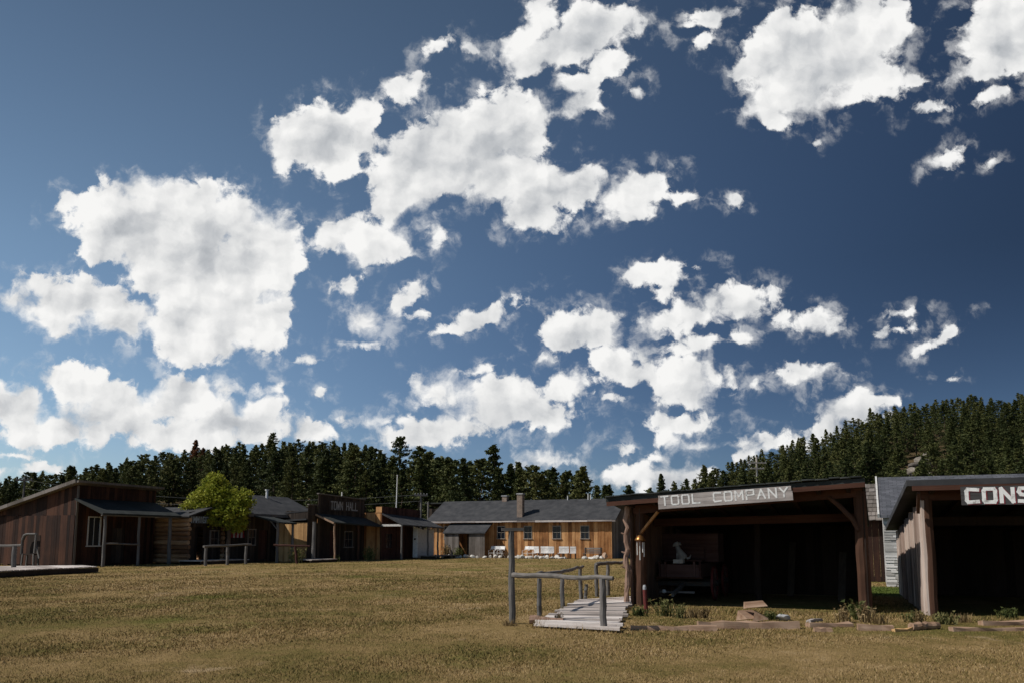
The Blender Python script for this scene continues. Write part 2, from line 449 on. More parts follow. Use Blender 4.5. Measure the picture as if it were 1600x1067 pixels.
def shingle(name, cols, rows=(0, 1, 0), w=0.3, h=0.14, rot=(0, 0, 0)):
    m, nt, b = newmat(name)
    tc = nd(nt, 'ShaderNodeTexCoord')
    mp = nd(nt, 'ShaderNodeMapping'); mp.inputs[2].default_value = rot
    lk(nt, tc.outputs['Object'], mp.inputs[0])
    br = nd(nt, 'ShaderNodeTexBrick')
    br.inputs['Scale'].default_value = 1; br.inputs['Brick Width'].default_value = w; br.inputs['Row Height'].default_value = h
    br.inputs['Mortar Size'].default_value = 0.008; br.inputs['Bias'].default_value = 0
    br.inputs['Color1'].default_value = (*cols[0], 1); br.inputs['Color2'].default_value = (*cols[1], 1); br.inputs['Mortar'].default_value = (*cols[2], 1)
    lk(nt, mp.outputs[0], br.inputs['Vector'])
    n = noise(nt, tc.outputs['Object'], 2.2, 6, 0.6).outputs['Fac']
    c = mixc(nt, 1.0, br.outputs['Color'], ramp(nt, n, [(0.25, (0.6, 0.6, 0.6)), (0.75, (1.35, 1.3, 1.25))]), 'MULTIPLY')
    lk(nt, c, b.inputs['Base Color'])
    bp = nd(nt, 'ShaderNodeBump'); bp.inputs['Strength'].default_value = .5; bp.inputs['Distance'].default_value = .01
    lk(nt, br.outputs['Fac'], bp.inputs['Height']); bp.invert = True; lk(nt, bp.outputs[0], b.inputs['Normal'])
    return m
def paint(name, col, r=0.5, metal=0.0, wear=(0.1, 0.08, 0.06), amt=0.35):
    m, nt, b = newmat(name)
    b.inputs['Roughness'].default_value = r; b.inputs['Metallic'].default_value = metal
    tc = nd(nt, 'ShaderNodeTexCoord')
    n = noise(nt, tc.outputs['Object'], 7, 6, 0.65).outputs['Fac']
    lk(nt, mixc(nt, mth(nt, 'MULTIPLY', smooth(nt, n, 0.48, 0.7), amt), col, wear), b.inputs['Base Color'])
    return m
M = {}
M['brown_boards'] = wood('brown_boards', [(.010, .005, .004), (.032, .014, .009), (.09, .038, .022)])
M['dark_boards'] = wood('dark_boards', [(.014, .010, .008), (.036, .025, .019), (.075, .055, .042)])
M['orange_boards'] = wood('orange_boards', [(.05, .02, .008), (.31, .135, .047), (.62, .34, .15)])
M['tan_boards'] = wood('tan_boards', [(.26, .14, .06), (.48, .28, .12), (.66, .44, .22)])
M['grey_boards'] = wood('grey_boards', [(.06, .05, .042), (.13, .11, .095), (.24, .21, .19)])
M['grey_rail'] = wood('grey_rail', [(.05, .045, .04), (.12, .11, .10), (.26, .23, .21)], 'x')
M['grey_post'] = wood('grey_post', [(.045, .042, .04), (.10, .095, .09), (.2, .18, .17)], 'z')
M['brown_post'] = wood('brown_post', [(.020, .009, .006), (.052, .024, .014), (.105, .05, .03)], 'z')
M['deck'] = wood('deck', [(.19, .155, .135), (.45, .385, .345), (.70, .63, .585)], 'x')
M['bark'] = wood('bark', [(.07, .042, .03), (.2, .12, .085), (.42, .28, .21)], 'z', bump=.9)
M['slab_bark'] = wood('slab_bark', [(.17, .12, .095), (.40, .30, .25), (.64, .53, .46)], 'z', bump=1.0)
M['logs'] = wood('logs', [(.08, .04, .022), (.26, .14, .075), (.55, .36, .22)], 'y', bump=.8)
M['timber'] = wood('timber', [(.11, .06, .036), (.26, .155, .097), (.50, .35, .25)], 'x')
M['red_boards'] = wood('red_boards', [(.02, .008, .006), (.055, .021, .016), (.09, .04, .03)])
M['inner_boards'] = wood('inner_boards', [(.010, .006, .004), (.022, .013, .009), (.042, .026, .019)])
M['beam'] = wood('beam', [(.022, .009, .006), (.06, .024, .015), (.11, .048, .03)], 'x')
M['tar_roof'] = rough('tar_roof', [(.022, .022, .024), (.045, .045, .048), (.075, .073, .074)], 1.6)
M['dark_roof'] = rough('dark_roof', [(.014, .016, .016), (.028, .032, .03), (.05, .052, .05)], 1.2)
M['slate'] = shingle('slate', [(.08, .085, .1), (.12, .125, .145), (.045, .047, .055)], w=.28, h=.16)
M['grey_shingle'] = shingle('grey_shingle', [(.5, .48, .47), (.72, .70, .68), (.10, .09, .085)], w=.45, h=.085, rot=(R(90), 0, 0))
M['brick'] = shingle('brick', [(.19, .13, .10), (.26, .19, .15), (.3, .27, .24)], w=.22, h=.075, rot=(R(90), 0, 0))
M['white_paint'] = paint('white_paint', (.78, .76, .74), .45, 0, (.35, .3, .26), .5)
M['dull_white'] = paint('dull_white', (.62, .6, .57), .6, 0, (.3, .26, .22), .6)
M['sign_board'] = wood('sign_board', [(.09, .075, .068), (.27, .235, .22), (.58, .52, .49)], 'x')
M['sign_dark'] = wood('sign_dark', [(.03, .028, .028), (.055, .052, .052), (.10, .095, .095)], 'x')
M['letter_white'] = paint('letter_white', (.82, .81, .79), .7, 0, (.25, .22, .2), .75)
M['letter_faded'] = paint('letter_faded', (.38, .37, .36), .8, 0, (.16, .14, .13), .8)
M['letter_blue'] = paint('letter_blue', (.36, .42, .50), .8, 0, (.1, .1, .1), .5)
M['letter_worn'] = paint('letter_worn', (.78, .77, .75), .7, 0, (.2, .175, .165), .75)
M['letter_shadow'] = paint('letter_shadow', (.22, .04, .05), .7, 0, (.1, .05, .05), .6)
M['iron'] = paint('iron', (.05, .045, .042), .55, .3, (.09, .045, .025), .8)
M['red_paint'] = paint('red_paint', (.13, .025, .022), .55, 0, (.12, .05, .04), .7)
M['wagon_wood'] = wood('wagon_wood', [(.03, .012, .010), (.07, .032, .027), (.14, .08, .07)], 'x')
M['brass'] = paint('brass', (.3, .14, .045), .35, .7, (.2, .1, .04), .5)
M['stone_pale'] = rough('stone_pale', [(.22, .20, .17), (.46, .43, .385), (.72, .69, .64)], 6, .9, .4)
M['stone_grey'] = rough('stone_grey', [(.2, .2, .2), (.34, .34, .35), (.5, .5, .5)], 6)
M['outcrop'] = rough('outcrop', [(.06, .05, .045), (.17, .145, .12), (.34, .30, .25)], .9, .95, .8, 8, .3)
M['plaster'] = rough('plaster', [(.2, .2, .2), (.3, .3, .3), (.4, .4, .4)], 9)
M['flag_red'] = paint('flag_red', (.2, .02, .025), .8, 0, (.3, .03, .03), .3)
M['flag_white'] = paint('flag_white', (.4, .38, .37), .8)
M['flag_blue'] = paint('flag_blue', (.04, .06, .18), .8)
M['metal_pale'] = paint('metal_pale', (.68, .67, .64), .5, .1, (.35, .25, .18), .5)
M['curtain'] = paint('curtain', (.5, .42, .2), .9)
m, nt, b = newmat('glass_dark')
b.inputs['Base Color'].default_value = (.012, .016, .024, 1); b.inputs['Roughness'].default_value = .12; b.inputs['Specular IOR Level'].default_value = .22
M['glass'] = m
M['window_wood'] = wood('window_wood', [(.10, .08, .06), (.2, .17, .14), (.36, .32, .28)], 'z', bump=0)
m, nt, b = newmat('wire'); b.inputs['Base Color'].default_value = (.12, .12, .12, 1); M['wire'] = m

# ------------------------------------------------------------------ terrain
SKX = [-900, -200, 0, 60, 130, 200, 300, 350, 450, 550, 625, 700, 800, 880, 940, 950, 1000, 1050, 1100, 1200, 1300, 1400, 1500, 1600, 1800, 2600]
SKYL = [760, 760, 748, 740, 728, 716, 700, 692, 689, 691, 694, 712, 724, 727, 738, 752, 760, 754, 738, 704, 671, 636, 620, 613, 600, 600]
def hillh(x, y):
    """ground height: level village green, wooded ridge beyond on the left, steep hill on the right"""
    x = np.asarray(x, float); y = np.asarray(y, float)
    yy = np.maximum(y, 1.0)
    u = 800 + 1342 * np.clip(x / yy, -1.6, 1.6)
    sk = np.interp(u, SKX, SKYL)
    dl, dr = 200.0, 262.0
    el = np.maximum((841 - sk) / 1325 * dl + 1.6 - 9.2, 0) * (1 - np.clip((u - 560) / 150, 0, 1))
    er = np.maximum((841 - sk) / 1325 * dr + 1.6 - 8.8, 0) * np.clip((u - 980) / 120, 0, 1)
    sm = lambda a, b_: (lambda t: t * t * (3 - 2 * t))(np.clip((yy - a) / (b_ - a), 0, 1))
    h = el * (0.22 * sm(70, 120) + 0.78 * sm(100, 203)) + er * sm(95, 268)
    h = h + 0.6 * np.sin(x * .05 + 1) * np.sin(y * .043) * sm(80, 160)
    far = np.clip((yy - 290) / 600, 0, 1)
    h = h * (1 - far)
    return h
def H(x, y): return float(hillh(x, y))
def grid_axis(segs):
    a = []
    for s0, s1, st in segs: a += list(np.arange(s0, s1, st))
    return np.array(a + [segs[-1][1]])
gx = grid_axis([(-3000, -400, 260), (-400, -120, 14), (-120, 220, 4), (220, 460, 14), (460, 3100, 264)])
gy = grid_axis([(-1500, -60, 240), (-60, 0, 6), (0, 60, 2), (60, 300, 4), (300, 600, 20), (600, 4000, 340)])
XX, YY = np.meshgrid(gx, gy)
ZZ = hillh(XX, YY)
near = (YY < 62) & (YY > 0)
ZZ = ZZ + np.where(near, 0.018 * np.sin(XX * .8 + 2 * np.sin(YY * .31)) * np.sin(YY * .7), 0)
nx, ny = len(gx), len(gy)
verts = np.stack([XX.ravel(), YY.ravel(), ZZ.ravel()], 1)
idx = np.arange(nx * ny).reshape(ny, nx)
faces = np.stack([idx[:-1, :-1], idx[:-1, 1:], idx[1:, 1:], idx[1:, :-1]], -1).reshape(-1, 4)
def np_mesh(name, verts, faces, mat, smooth=True, attrs=None):
    me = bpy.data.meshes.new(name)
    k = faces.shape[1]
    me.vertices.add(len(verts)); me.loops.add(faces.size); me.polygons.add(len(faces))
    me.vertices.foreach_set('co', np.ascontiguousarray(verts, np.float32).ravel())
    me.loops.foreach_set('vertex_index', np.ascontiguousarray(faces, np.int32).ravel())
    me.polygons.foreach_set('loop_start', np.arange(0, faces.size, k, dtype=np.int32))
    me.polygons.foreach_set('use_smooth', np.full(len(faces), smooth))
    for nm, vals in (attrs or {}).items():
        a = me.attributes.new(nm, 'FLOAT', 'FACE'); a.data.foreach_set('value', np.ascontiguousarray(vals, np.float32))
    me.update(); me.validate()
    if mat: me.materials.append(mat)
    return me
def grass_colour(nt, pos, blade=None):
    """straw, brown and green patches of a dry lawn, in world metres"""
    mp = nd(nt, 'ShaderNodeMapping'); mp.inputs[3].default_value = (1, 0.8, 1); lk(nt, pos, mp.inputs[0])
    a = noise(nt, mp.outputs[0], 0.11, 5, 0.6).outputs['Fac']
    bb = noise(nt, mp.outputs[0], 0.55, 6, 0.65).outputs['Fac']
    c = noise(nt, mp.outputs[0], 3.2, 4, 0.6).outputs['Fac']
    f = mth(nt, 'ADD', mth(nt, 'MULTIPLY', a, 0.8), mth(nt, 'MULTIPLY', bb, 0.75))
    f = mth(nt, 'ADD', f, mth(nt, 'MULTIPLY', c, 0.28))
    if blade is not None:
        f = mth(nt, 'ADD', f, mth(nt, 'MULTIPLY', mth(nt, 'SUBTRACT', blade, 0.5), 0.42))
    base = ramp(nt, mth(nt, 'MULTIPLY_ADD', mth(nt, 'SUBTRACT', f, 0.92), 1.3, 0.5), [(0.12, (.094, .094, .025)), (0.34, (.182, .139, .046)), (0.5, (.268, .184, .075)), (0.66, (.35, .237, .108)), (0.9, (.45, .33, .185))])
    gm = mth(nt, 'ADD', noise(nt, mp.outputs[0], 0.19, 5, 0.68).outputs['Fac'], mth(nt, 'MULTIPLY', mth(nt, 'SUBTRACT', c, 0.5), 0.25))
    green = mixc(nt, mth(nt, 'MULTIPLY', smooth(nt, gm, 0.53, 0.68), 0.7), base, (.145, .148, .033))
    bare = mth(nt, 'ADD', noise(nt, mp.outputs[0], 0.42, 6, 0.7).outputs['Fac'], mth(nt, 'MULTIPLY', mth(nt, 'SUBTRACT', c, 0.5), 0.3))
    lawn_c = mixc(nt, mth(nt, 'MULTIPLY', smooth(nt, bare, 0.60, 0.72), 0.75), green, (.46, .335, .2))
    dgap = vmth(nt, 'DISTANCE', pos, (11.6, 26.6, 0)).outputs['Value']        # lush grass in the damp gap between the sheds
    return mixc(nt, smooth(nt, mth(nt, 'MULTIPLY', dgap, -1.0), -3.6, -1.8), lawn_c, (.095, .125, .026))
m, nt, b = newmat('ground'); b.inputs['Roughness'].default_value = 1; b.inputs['Specular IOR Level'].default_value = 0.05
tc = nd(nt, 'ShaderNodeTexCoord')
gc = grass_colour(nt, tc.outputs['Object'])
sx = nd(nt, 'ShaderNodeSeparateXYZ'); lk(nt, tc.outputs['Object'], sx.inputs[0])
fine = noise(nt, tc.outputs['Object'], 24, 6, 0.75).outputs['Fac']
gc = mixc(nt, 1.0, gc, ramp(nt, fine, [(0.32, (.62, .62, .62)), (0.68, (1.28, 1.28, 1.28))]), 'MULTIPLY')
hillc = ramp(nt, noise(nt, tc.outputs['Object'], 0.25, 6, 0.65).outputs['Fac'], [(0.3, (.035, .03, .016)), (0.55, (.09, .065, .035)), (0.75, (.2, .14, .085))])
gc = mixc(nt, smooth(nt, sx.outputs[1], 80, 96), gc, hillc)
lk(nt, gc, b.inputs['Base Color'])
bp = nd(nt, 'ShaderNodeBump'); bp.inputs['Strength'].default_value = .8; bp.inputs['Distance'].default_value = .05
lk(nt, fine, bp.inputs['Height']); lk(nt, bp.outputs[0], b.inputs['Normal'])
M['ground'] = m
go = bpy.data.objects.new('ground', np_mesh('ground', verts, faces, m)); COL.objects.link(go); go['kind'] = 'structure'

# ------------------------------------------------------------------ building helpers
def wallT(x, y, deg): return Matrix.Translation((x, y, 0)) @ Matrix.Rotation(R(deg), 4, 'Z')
def boards(mb, L, ztop, z0=0.0, w=0.2, th=0.03, openings=(), T=None, vert=True, gap=0.008, jit=0.012, short=0.03):
    """plank wall standing in the local XZ plane, outer face near y=0, with real openings"""
    old = mb.T
    if T is not None: mb.T = T
    zt = ztop if callable(ztop) else (lambda x: ztop)
    if vert:
        cuts = {0.0, L}
        x = 0.0
        while x < L:
            cuts.add(round(x, 4)); x += w * random.uniform(.75, 1.25)
        for o in openings: cuts.add(o[0]); cuts.add(o[1])
        cuts = sorted(cuts); cl = [cuts[0]]
        ed = {e for o in openings for e in o[:2]}
        for c in cuts[1:]:
            if c - cl[-1] > 0.04 or c in ed: cl.append(c)
        for a, c in zip(cl, cl[1:]):
            a2, c2 = a + gap / 2, c - gap / 2
            if c2 - a2 < .01: continue
            y = -random.uniform(0, jit); bz = z0 + random.uniform(0, short)
            spans = [(bz, None)]
            for o in openings:
                if a >= o[0] - 1e-4 and c <= o[1] + 1e-4:
                    ns = []
                    for s0, s1 in spans:
                        ns.append((s0, o[2])); ns.append((o[3], s1))
                    spans = ns
            for s0, s1 in spans:
                ta, tb = (s1, s1) if s1 is not None else (zt(a2), zt(c2))
                if min(ta, tb) - s0 < .02: continue
                mb.hexa([(a2, y, s0), (c2, y, s0), (c2, y + th, s0), (a2, y + th, s0)], [(a2, y, ta), (c2, y, tb), (c2, y + th, tb), (a2, y + th, ta)])
    else:
        z = z0
        zm = max(zt(0), zt(L))
        while z < zm - .02:
            z1 = min(z + w * random.uniform(.9, 1.1), zm)
            y = -random.uniform(0, jit)
            xs = [(0, L)]
            for o in openings:
                if z >= o[2] - .05 and z1 <= o[3] + .05:
                    ns = []
                    for s0, s1 in xs: ns += [(s0, o[0]), (o[1], s1)] if s0 < o[0] and s1 > o[1] else [(s0, s1)]
                    xs = ns
            for s0, s1 in xs:
                mb.hexa([(s0, y, z + gap / 2), (s1, y, z + gap / 2), (s1, y + th, z + gap / 2), (s0, y + th, z + gap / 2)], [(s0, y, z1 - gap / 2), (s1, y, z1 - gap / 2), (s1, y + th, z1 - gap / 2), (s0, y + th, z1 - gap / 2)])
            z = z1
    mb.T = old
def window(parent, x0, x1, z0, z1, T=None, mat='white_paint', nx=2, nz=2, fw=.07, proud=.05, sill=True):
    """frame and muntins in one mesh, the glass as its sub-part"""
    mb = MB(); mb.T = T or Matrix.Identity(4)
    mb.box(x0 - fw, x0, -proud, .05, z0, z1); mb.box(x1, x1 + fw, -proud, .05, z0, z1)
    mb.box(x0 - fw, x1 + fw, -proud - .003, .05, z1, z1 + fw)
    mb.box(x0 - fw - (.05 if sill else 0), x1 + fw + (.05 if sill else 0), -proud - (.06 if sill else .003), .05, z0 - fw, z0)
    for i in range(1, nx): x = x0 + (x1 - x0) * i / nx; mb.box(x - .014, x + .014, -.012, .02, z0, z1)
    for i in range(1, nz): z = z0 + (z1 - z0) * i / nz; mb.box(x0, x1, -.015, .018, z - .014, z + .014)
    w = mb.build('window', M[mat], parent)
    g = MB(); g.T = T or Matrix.Identity(4); g.box(x0, x1, .022, .032, z0, z1); g.build('pane', M['glass'], w)
    return w
def door(parent, x0, x1, z0, z1, mat, T=None, y=.01):
    mb = MB(); mb.T = T or Matrix.Identity(4)
    n = 5
    for i in range(n):
        a = x0 + (x1 - x0) * i / n
        mb.box(a + .004, a + (x1 - x0) / n - .004, y, y + .03, z0, z1)
    d = mb.build('door', M[mat], parent)
    k = MB(); k.T = T or Matrix.Identity(4); k.box(x1 - .12, x1 - .07, y - .06, y, (z0 + z1) / 2 - .06, (z0 + z1) / 2 + .06); k.build('handle', M['iron'], d)
    return d
STROKES = {'A': [[(0, 0), (.5, 1), (1, 0)], [(.2, .38), (.8, .38)]], 'C': [[(1, .95), (.12, 1), (0, .85), (0, .15), (.12, 0), (1, .05)]], 'D': [[(0, 0), (0, 1), (.7, 1), (1, .75), (1, .25), (.7, 0), (0, 0)]],
 'E': [[(1, 1), (0, 1), (0, 0), (1, 0)], [(0, .5), (.8, .5)]], 'G': [[(1, .9), (.7, 1), (.1, 1), (0, .8), (0, .2), (.1, 0), (1, 0), (1, .45), (.6, .45)]], 'H': [[(0, 0), (0, 1)], [(1, 0), (1, 1)], [(0, .5), (1, .5)]],
 'I': [[(.5, 0), (.5, 1)]], 'L': [[(0, 1), (0, 0), (1, 0)]], 'M': [[(0, 0), (0, 1), (.5, .4), (1, 1), (1, 0)]], 'N': [[(0, 0), (0, 1), (1, 0), (1, 1)]], 'O': [[(.1, 0), (0, .15), (0, .85), (.1, 1), (.9, 1), (1, .85), (1, .15), (.9, 0), (.1, 0)]],
 'P': [[(0, 0), (0, 1), (1, 1), (1, .5), (0, .45)]], 'R': [[(0, 0), (0, 1), (1, 1), (1, .52), (0, .48)], [(.45, .5), (1, 0)]], 'S': [[(1, .9), (.8, 1), (.1, 1), (0, .75), (.15, .55), (.85, .45), (1, .25), (.9, 0), (0, .05)]],
 'T': [[(0, 1), (1, 1)], [(.5, 1), (.5, 0)]], 'U': [[(0, 1), (0, .12), (.15, 0), (.85, 0), (1, .12), (1, 1)]], 'W': [[(0, 1), (.22, 0), (.5, .7), (.78, 0), (1, 1)]], 'Y': [[(0, 1), (.5, .5), (1, 1)], [(.5, .5), (.5, 0)]]}
def lettering(parent, text, x0, z0, cw, ch, adv, mat, sw=.03, y=-.004, T=None, name='lettering', dx=0, dz=0):
    """hand-painted strokes lying a few millimetres proud of the board"""
    mb = MB(); mb.T = T or Matrix.Identity(4)
    x = x0; k = 0
    for c in text:
        if c != ' ':
            wdt = cw * (.3 if c == 'I' else 1)
            for st in STROKES[c]:
                for (a, b0), (c1, d1) in zip(st, st[1:]):
                    p = Vector((x + a * cw + dx, 0, z0 + b0 * ch + dz)); q = Vector((x + c1 * cw + dx, 0, z0 + d1 * ch + dz))
                    d = (q - p).normalized(); nn = Vector((-d.z, 0, d.x)) * sw / 2
                    p -= d * sw * .4; q += d * sw * .4
                    k += 1; yy = y - .0006 * (k % 3)
                    pts = [p - nn, q - nn, q + nn, p + nn]
                    mb.hexa([(v.x, yy, v.z) for v in pts], [(v.x, yy + .003, v.z) for v in pts])
        x += adv
    return mb.build(name, M[mat], parent)
D67 = math.atan2(.92, .39)          # the row on the left runs away from the camera
D23 = math.atan2(-.39, .92)         # the long building and the open sheds face the camera
U1 = Vector((.39, .92, 0)); U2 = Vector((.92, -.39, 0))
#@@OBJECTS
def wfront(L): return wallT(0, 0, 0)
def wnear(D): return wallT(0, D, -90)      # end wall at local x=0; its own x runs from back to front
def wfar(L): return wallT(L, 0, 90)
def wback(L, D): return wallT(L, D, 180)
def onrow(px, P, w=0.0):
    """distance along the row from P at which the line (offset w towards the street) is seen at column px"""
    r = (px - 800) / 1342.0
    x, y = P.x + U2.x * w, P.y + U2.y * w
    return (r * y - x) / (U1.x - r * U1.y)
def oncross(px, P):
    r = (px - 800) / 1342.0
    return (r * P.y - P.x) / (U2.x - r * U2.y)

# ---- 1. brown board shed with one-way roof, left end of the row
PA = Vector((-25.5, 50, 0)); LA, DA = 6.0, 8.6
A = root('board_shed', 'brown board shed at the left end of the row, its roof sloping away left', 'shed', PA, D67)
zA = lambda x: 4.8 - (DA - x) * .24        # along the near end wall, x from back to front
mb = MB()
boards(mb, DA, zA, w=.3, T=wnear(DA), z0=2.86, short=.16)
boards(mb, DA, lambda x: min(zA(x), 2.97), w=.24, T=wallT(-.025, DA, -90), short=.1)
boards(mb, LA, 4.78, w=.25, T=wfront(LA), openings=[(.95, 1.75, 1.2, 2.85), (2.7, 3.7, .15, 2.25)])
boards(mb, DA, lambda x: 4.8 - x * .24, T=wfar(LA)); boards(mb, LA, 2.75, T=wback(LA, DA))
mb.build('wall', M['brown_boards'], A)
mb = MB()
mb.box(.0, .14, -.05, -.02, 0, 4.7)
mb.build('corner_board', M['grey_boards'], A)
mb = MB(); mb.slab([(-.35, -.5, 4.98), (LA + .2, -.5, 4.92), (LA + .2, DA + .4, 2.72), (-.35, DA + .4, 2.78)], .13)
for i in range(7): mb.beam((-.36, -.3 + i * 1.4, 4.99 - (i * 1.4 + .2) * .24), (-.36, -.3 + (i + 1) * 1.4, 4.99 - ((i + 1) * 1.4 + .2) * .24), .1, .2)
mb.build('roof', M['grey_boards'], A)
window(A, .95, 1.75, 1.2, 2.85, mat='dull_white', nx=2, nz=1)
door(A, 2.7, 3.7, .15, 2.25, 'dark_boards', y=.05)
mb = MB(); mb.slab([(-.15, -2.35, 3.06), (5.9, -2.35, 3.04), (5.9, -.04, 3.92), (-.15, -.04, 3.95)], .1)
mb.build('porch_roof', M['dark_roof'], A)
for sx_, wr in ((.15, .1), (2.65, .09), (5.1, .12)):
    mb = MB(); mb.log((sx_ + random.uniform(-.03, .03), -2.25, 0), (sx_, -2.2, 2.97), wr, wr * .9, seg=5)
    mb.build('porch_post', M['grey_post'], A)
mb = MB(); mb.log((.2, -2.27, 1.32), (2.65, -2.27, 1.27), .05, .05, n=7); mb.build('porch_rail', M['grey_rail'], A)
mb = MB(); mb.beam((-.1, -2.2, 2.96), (5.8, -2.2, 2.95), .1, .12); mb.build('porch_beam', M['grey_rail'], A)

# ---- 2. little log cabin with the IMMIGRATION sign
PB = Vector((-20.9, 55.1, 0)); LB, DB = 3.4, 4.2
B = root('log_cabin', 'small low log cabin with a grey roof and a sign above its dark doorway', 'cabin', PB, D67)
mb = MB()
for k in range(10):
    z = .2 + k * .29
    mb.log((.05, DB, z), (.05, -.15 - .1 * (k % 2), z), .15, .14, n=10, wob=.08)
    mb.log((LB - .05, DB, z), (LB - .05, -.1, z), .15, .14, n=8)
mb.build('log_wall', M['logs'], B)
mb = MB(); boards(mb, LB - .4, lambda x: 3.3 + .28 * (1 - abs(x - 1.5) / 1.5), w=.22, T=wallT(.2, .05, 0), openings=[(.15, 1.35, .1, 2.35), (2.0, 2.7, 1.1, 2.1)])
mb.build('front_wall', M['dark_boards'], B)
mb = MB(); boards(mb, LB, 3.0, T=wback(LB, DB)); mb.build('rear_wall', M['dark_boards'], B)
door(B, .36, 1.54, .1, 2.35, 'dark_boards', y=.5)
window(B, 2.2, 2.9, 1.1, 2.1, mat='grey_boards', sill=False)
mb = MB()
mb.slab([(-.35, -.5, 3.06), (LB / 2, -.5, 3.66), (LB / 2, DB + .2, 3.72), (-.35, DB + .2, 3.12)][::1], .09)
mb.slab([(LB / 2 + .004, -.5, 3.66), (LB + .35, -.5, 3.06), (LB + .35, DB + .2, 3.12), (LB / 2 + .004, DB + .2, 3.72)], .09)
mb.build('roof', M['tar_roof'], B)
mb = MB(); mb.box(.05, 3.2, -.16, -.12, 2.58, 3.08); sb = mb.build('sign', M['sign_dark'], B)
lettering(sb, 'IMMIGRATION', .14, 2.66, .2, .34, .275, 'letter_blue', .075, -.166)
# platform before the cabin
bw = root('plank_walk', 'pale thin plank walk before the log cabin door', 'walkway', PB, D67)
mb = MB()
for i in range(20): mb.box(-.9 + i * .22, -.9 + i * .22 + .205, -2.2, -.35, .2, .25)
mb.build('deck', M['deck'], bw)
mb = MB(); mb.box(-.9, 3.5, -2.15, -2.07, .02, .198); mb.box(-.9, 3.5, -.5, -.42, .02, .198); mb.build('joist', M['dark_boards'], bw)

# ---- 3. long dark building behind the tree
PC = Vector((-18.1, 58.5, 0)); LC, DC = 7.6, 6.0
Cb = root('dark_cabin', 'long dark plank building with broad grey roof between the green tree and the town hall', 'building', PC, D67)
mb = MB()
boards(mb, LC, 3.3, T=wfront(LC), openings=[(.2, .9, 1.2, 2.2), (1.3, 2.2, .2, 2.2)])
gz = lambda x: 3.3 + 1.45 * (1 - abs(x - DC / 2) / (DC / 2))
boards(mb, DC, gz, T=wnear(DC)); boards(mb, DC, gz, T=wfar(LC)); boards(mb, LC, 3.3, T=wback(LC, DC))
mb.build('wall', M['dark_boards'], Cb)
door(Cb, 1.3, 2.2, .2, 2.2, 'red_boards', y=.03)
w_ = window(Cb, .2, .9, 1.2, 2.2, mat='grey_boards', sill=False)
mb = MB(); mb.box(.5, .86, .034, .045, 1.25, 2.15); mb.build('curtain', M['curtain'], w_)
mb = MB(); mb.slab([(-.3, -.35, 3.3), (LC + .6, -.35, 3.3), (LC + .6, DC / 2, 4.82), (-.3, DC / 2, 4.82)], .12)
mb.slab([(LC + .6, DC + .35, 3.3), (-.3, DC + .35, 3.3), (-.3, DC / 2 + .004, 4.82), (LC + .6, DC / 2 + .004, 4.82)], .12)
mb.build('roof', M['tar_roof'], Cb)
mb = MB(); mb.box(-.3, LC + .6, -.42, -.36, 3.1, 3.3); mb.build('fascia', M['grey_boards'], Cb)
mb = MB(); mb.tube([(5.2, 2.6, 4.6), (5.2, 2.6, 5.2)], .09, 10); mb.tube([(5.2, 2.6, 5.2), (5.2, 2.6, 5.28)], .15, 10); mb.build('vent_pipe', M['white_paint'], Cb)
mb = MB(); mb.slab([(.2, -2.55, 2.72), (2.1, -2.55, 2.68), (2.1, -.05, 3.22), (.2, -.05, 3.26)], .1); mb.build('porch_roof', M['dark_roof'], Cb)
for x in (.32, 1.95):
    mb = MB(); mb.log((x, -2.4, 0), (x, -2.35, 2.62), .1, .09, seg=4); mb.build('porch_post', M['grey_post'], Cb)
mb = MB(); mb.beam((.32, -2.35, 2.2), (.32, -1.7, 2.85), .07, .07); mb.build('brace', M['grey_post'], Cb)
# flag hung by the wall
fp_ = at(361, 838, 58.0); fl = root('flag', 'red and white striped flag hanging by the dark wall under the green tree', 'flag', (fp_.x, 58.0, .02), D67 - .5)
for k in range(7):
    mb = MB()
    for j in range(4):
        x0 = k * .13
        mb.box(x0 + .02 * math.sin(j), x0 + .128 + .02 * math.sin(j), .03 * math.sin(k * 1.3 + j), .03 * math.sin(k * 1.3 + j) + .012, 2.45 - .2 * (j + 1), 2.45 - .2 * j)
    mb.build('stripe', M['flag_white' if k % 2 else 'flag_red'], fl)
mb = MB(); mb.tube([(-.05, 0, 2.47), (.95, 0, 2.47)], .02, 6); mb.tube([(-.05, 0, 0), (-.05, 0, 2.5)], .03, 6); mb.build('pole', M['grey_rail'], fl)

# ---- 4. town hall with false front
PD = Vector((-14.3, 60, 0)); LD, DD = 7.1, 2.7
Dh = root('town_hall', 'dark brown false-front hall with a faded sign on its tall front', 'hall', PD, D67)
mb = MB()
boards(mb, 1.08, 3.95, w=.2, T=wfront(LD)); boards(mb, LD - 1.09, lambda x: 4.75 - x * .03, w=.22, T=wallT(1.09, -.06, 0), openings=[(1.5, 2.4, .2, 2.2), (3.4, 4.4, 1.0, 2.1)])
mb.build('false_front', M['dark_boards'], Dh)
mb = MB()
boards(mb, DD - .05, 2.75, w=.16, T=wallT(.02, DD, -90)); mb.build('side_wall', M['tan_boards'], Dh)
mb = MB(); boards(mb, DD - .05, 3.5, T=wallT(LD, .05, 90)); boards(mb, LD, 2.8, T=wback(LD, DD)); boards(mb, DD - .1, 3.6, T=wallT(1.1, DD, -90)); mb.build('rear_wall', M['dark_boards'], Dh)
mb = MB(); mb.slab([(-.1, .06, 3.0), (1.06, .06, 3.0), (1.06, DD, 2.9), (-.1, DD, 2.9)], .1); mb.slab([(1.07, .06, 3.7), (LD + .1, .06, 3.7), (LD + .1, DD + .1, 3.5), (1.07, DD + .1, 3.5)], .1); mb.build('roof', M['tar_roof'], Dh)
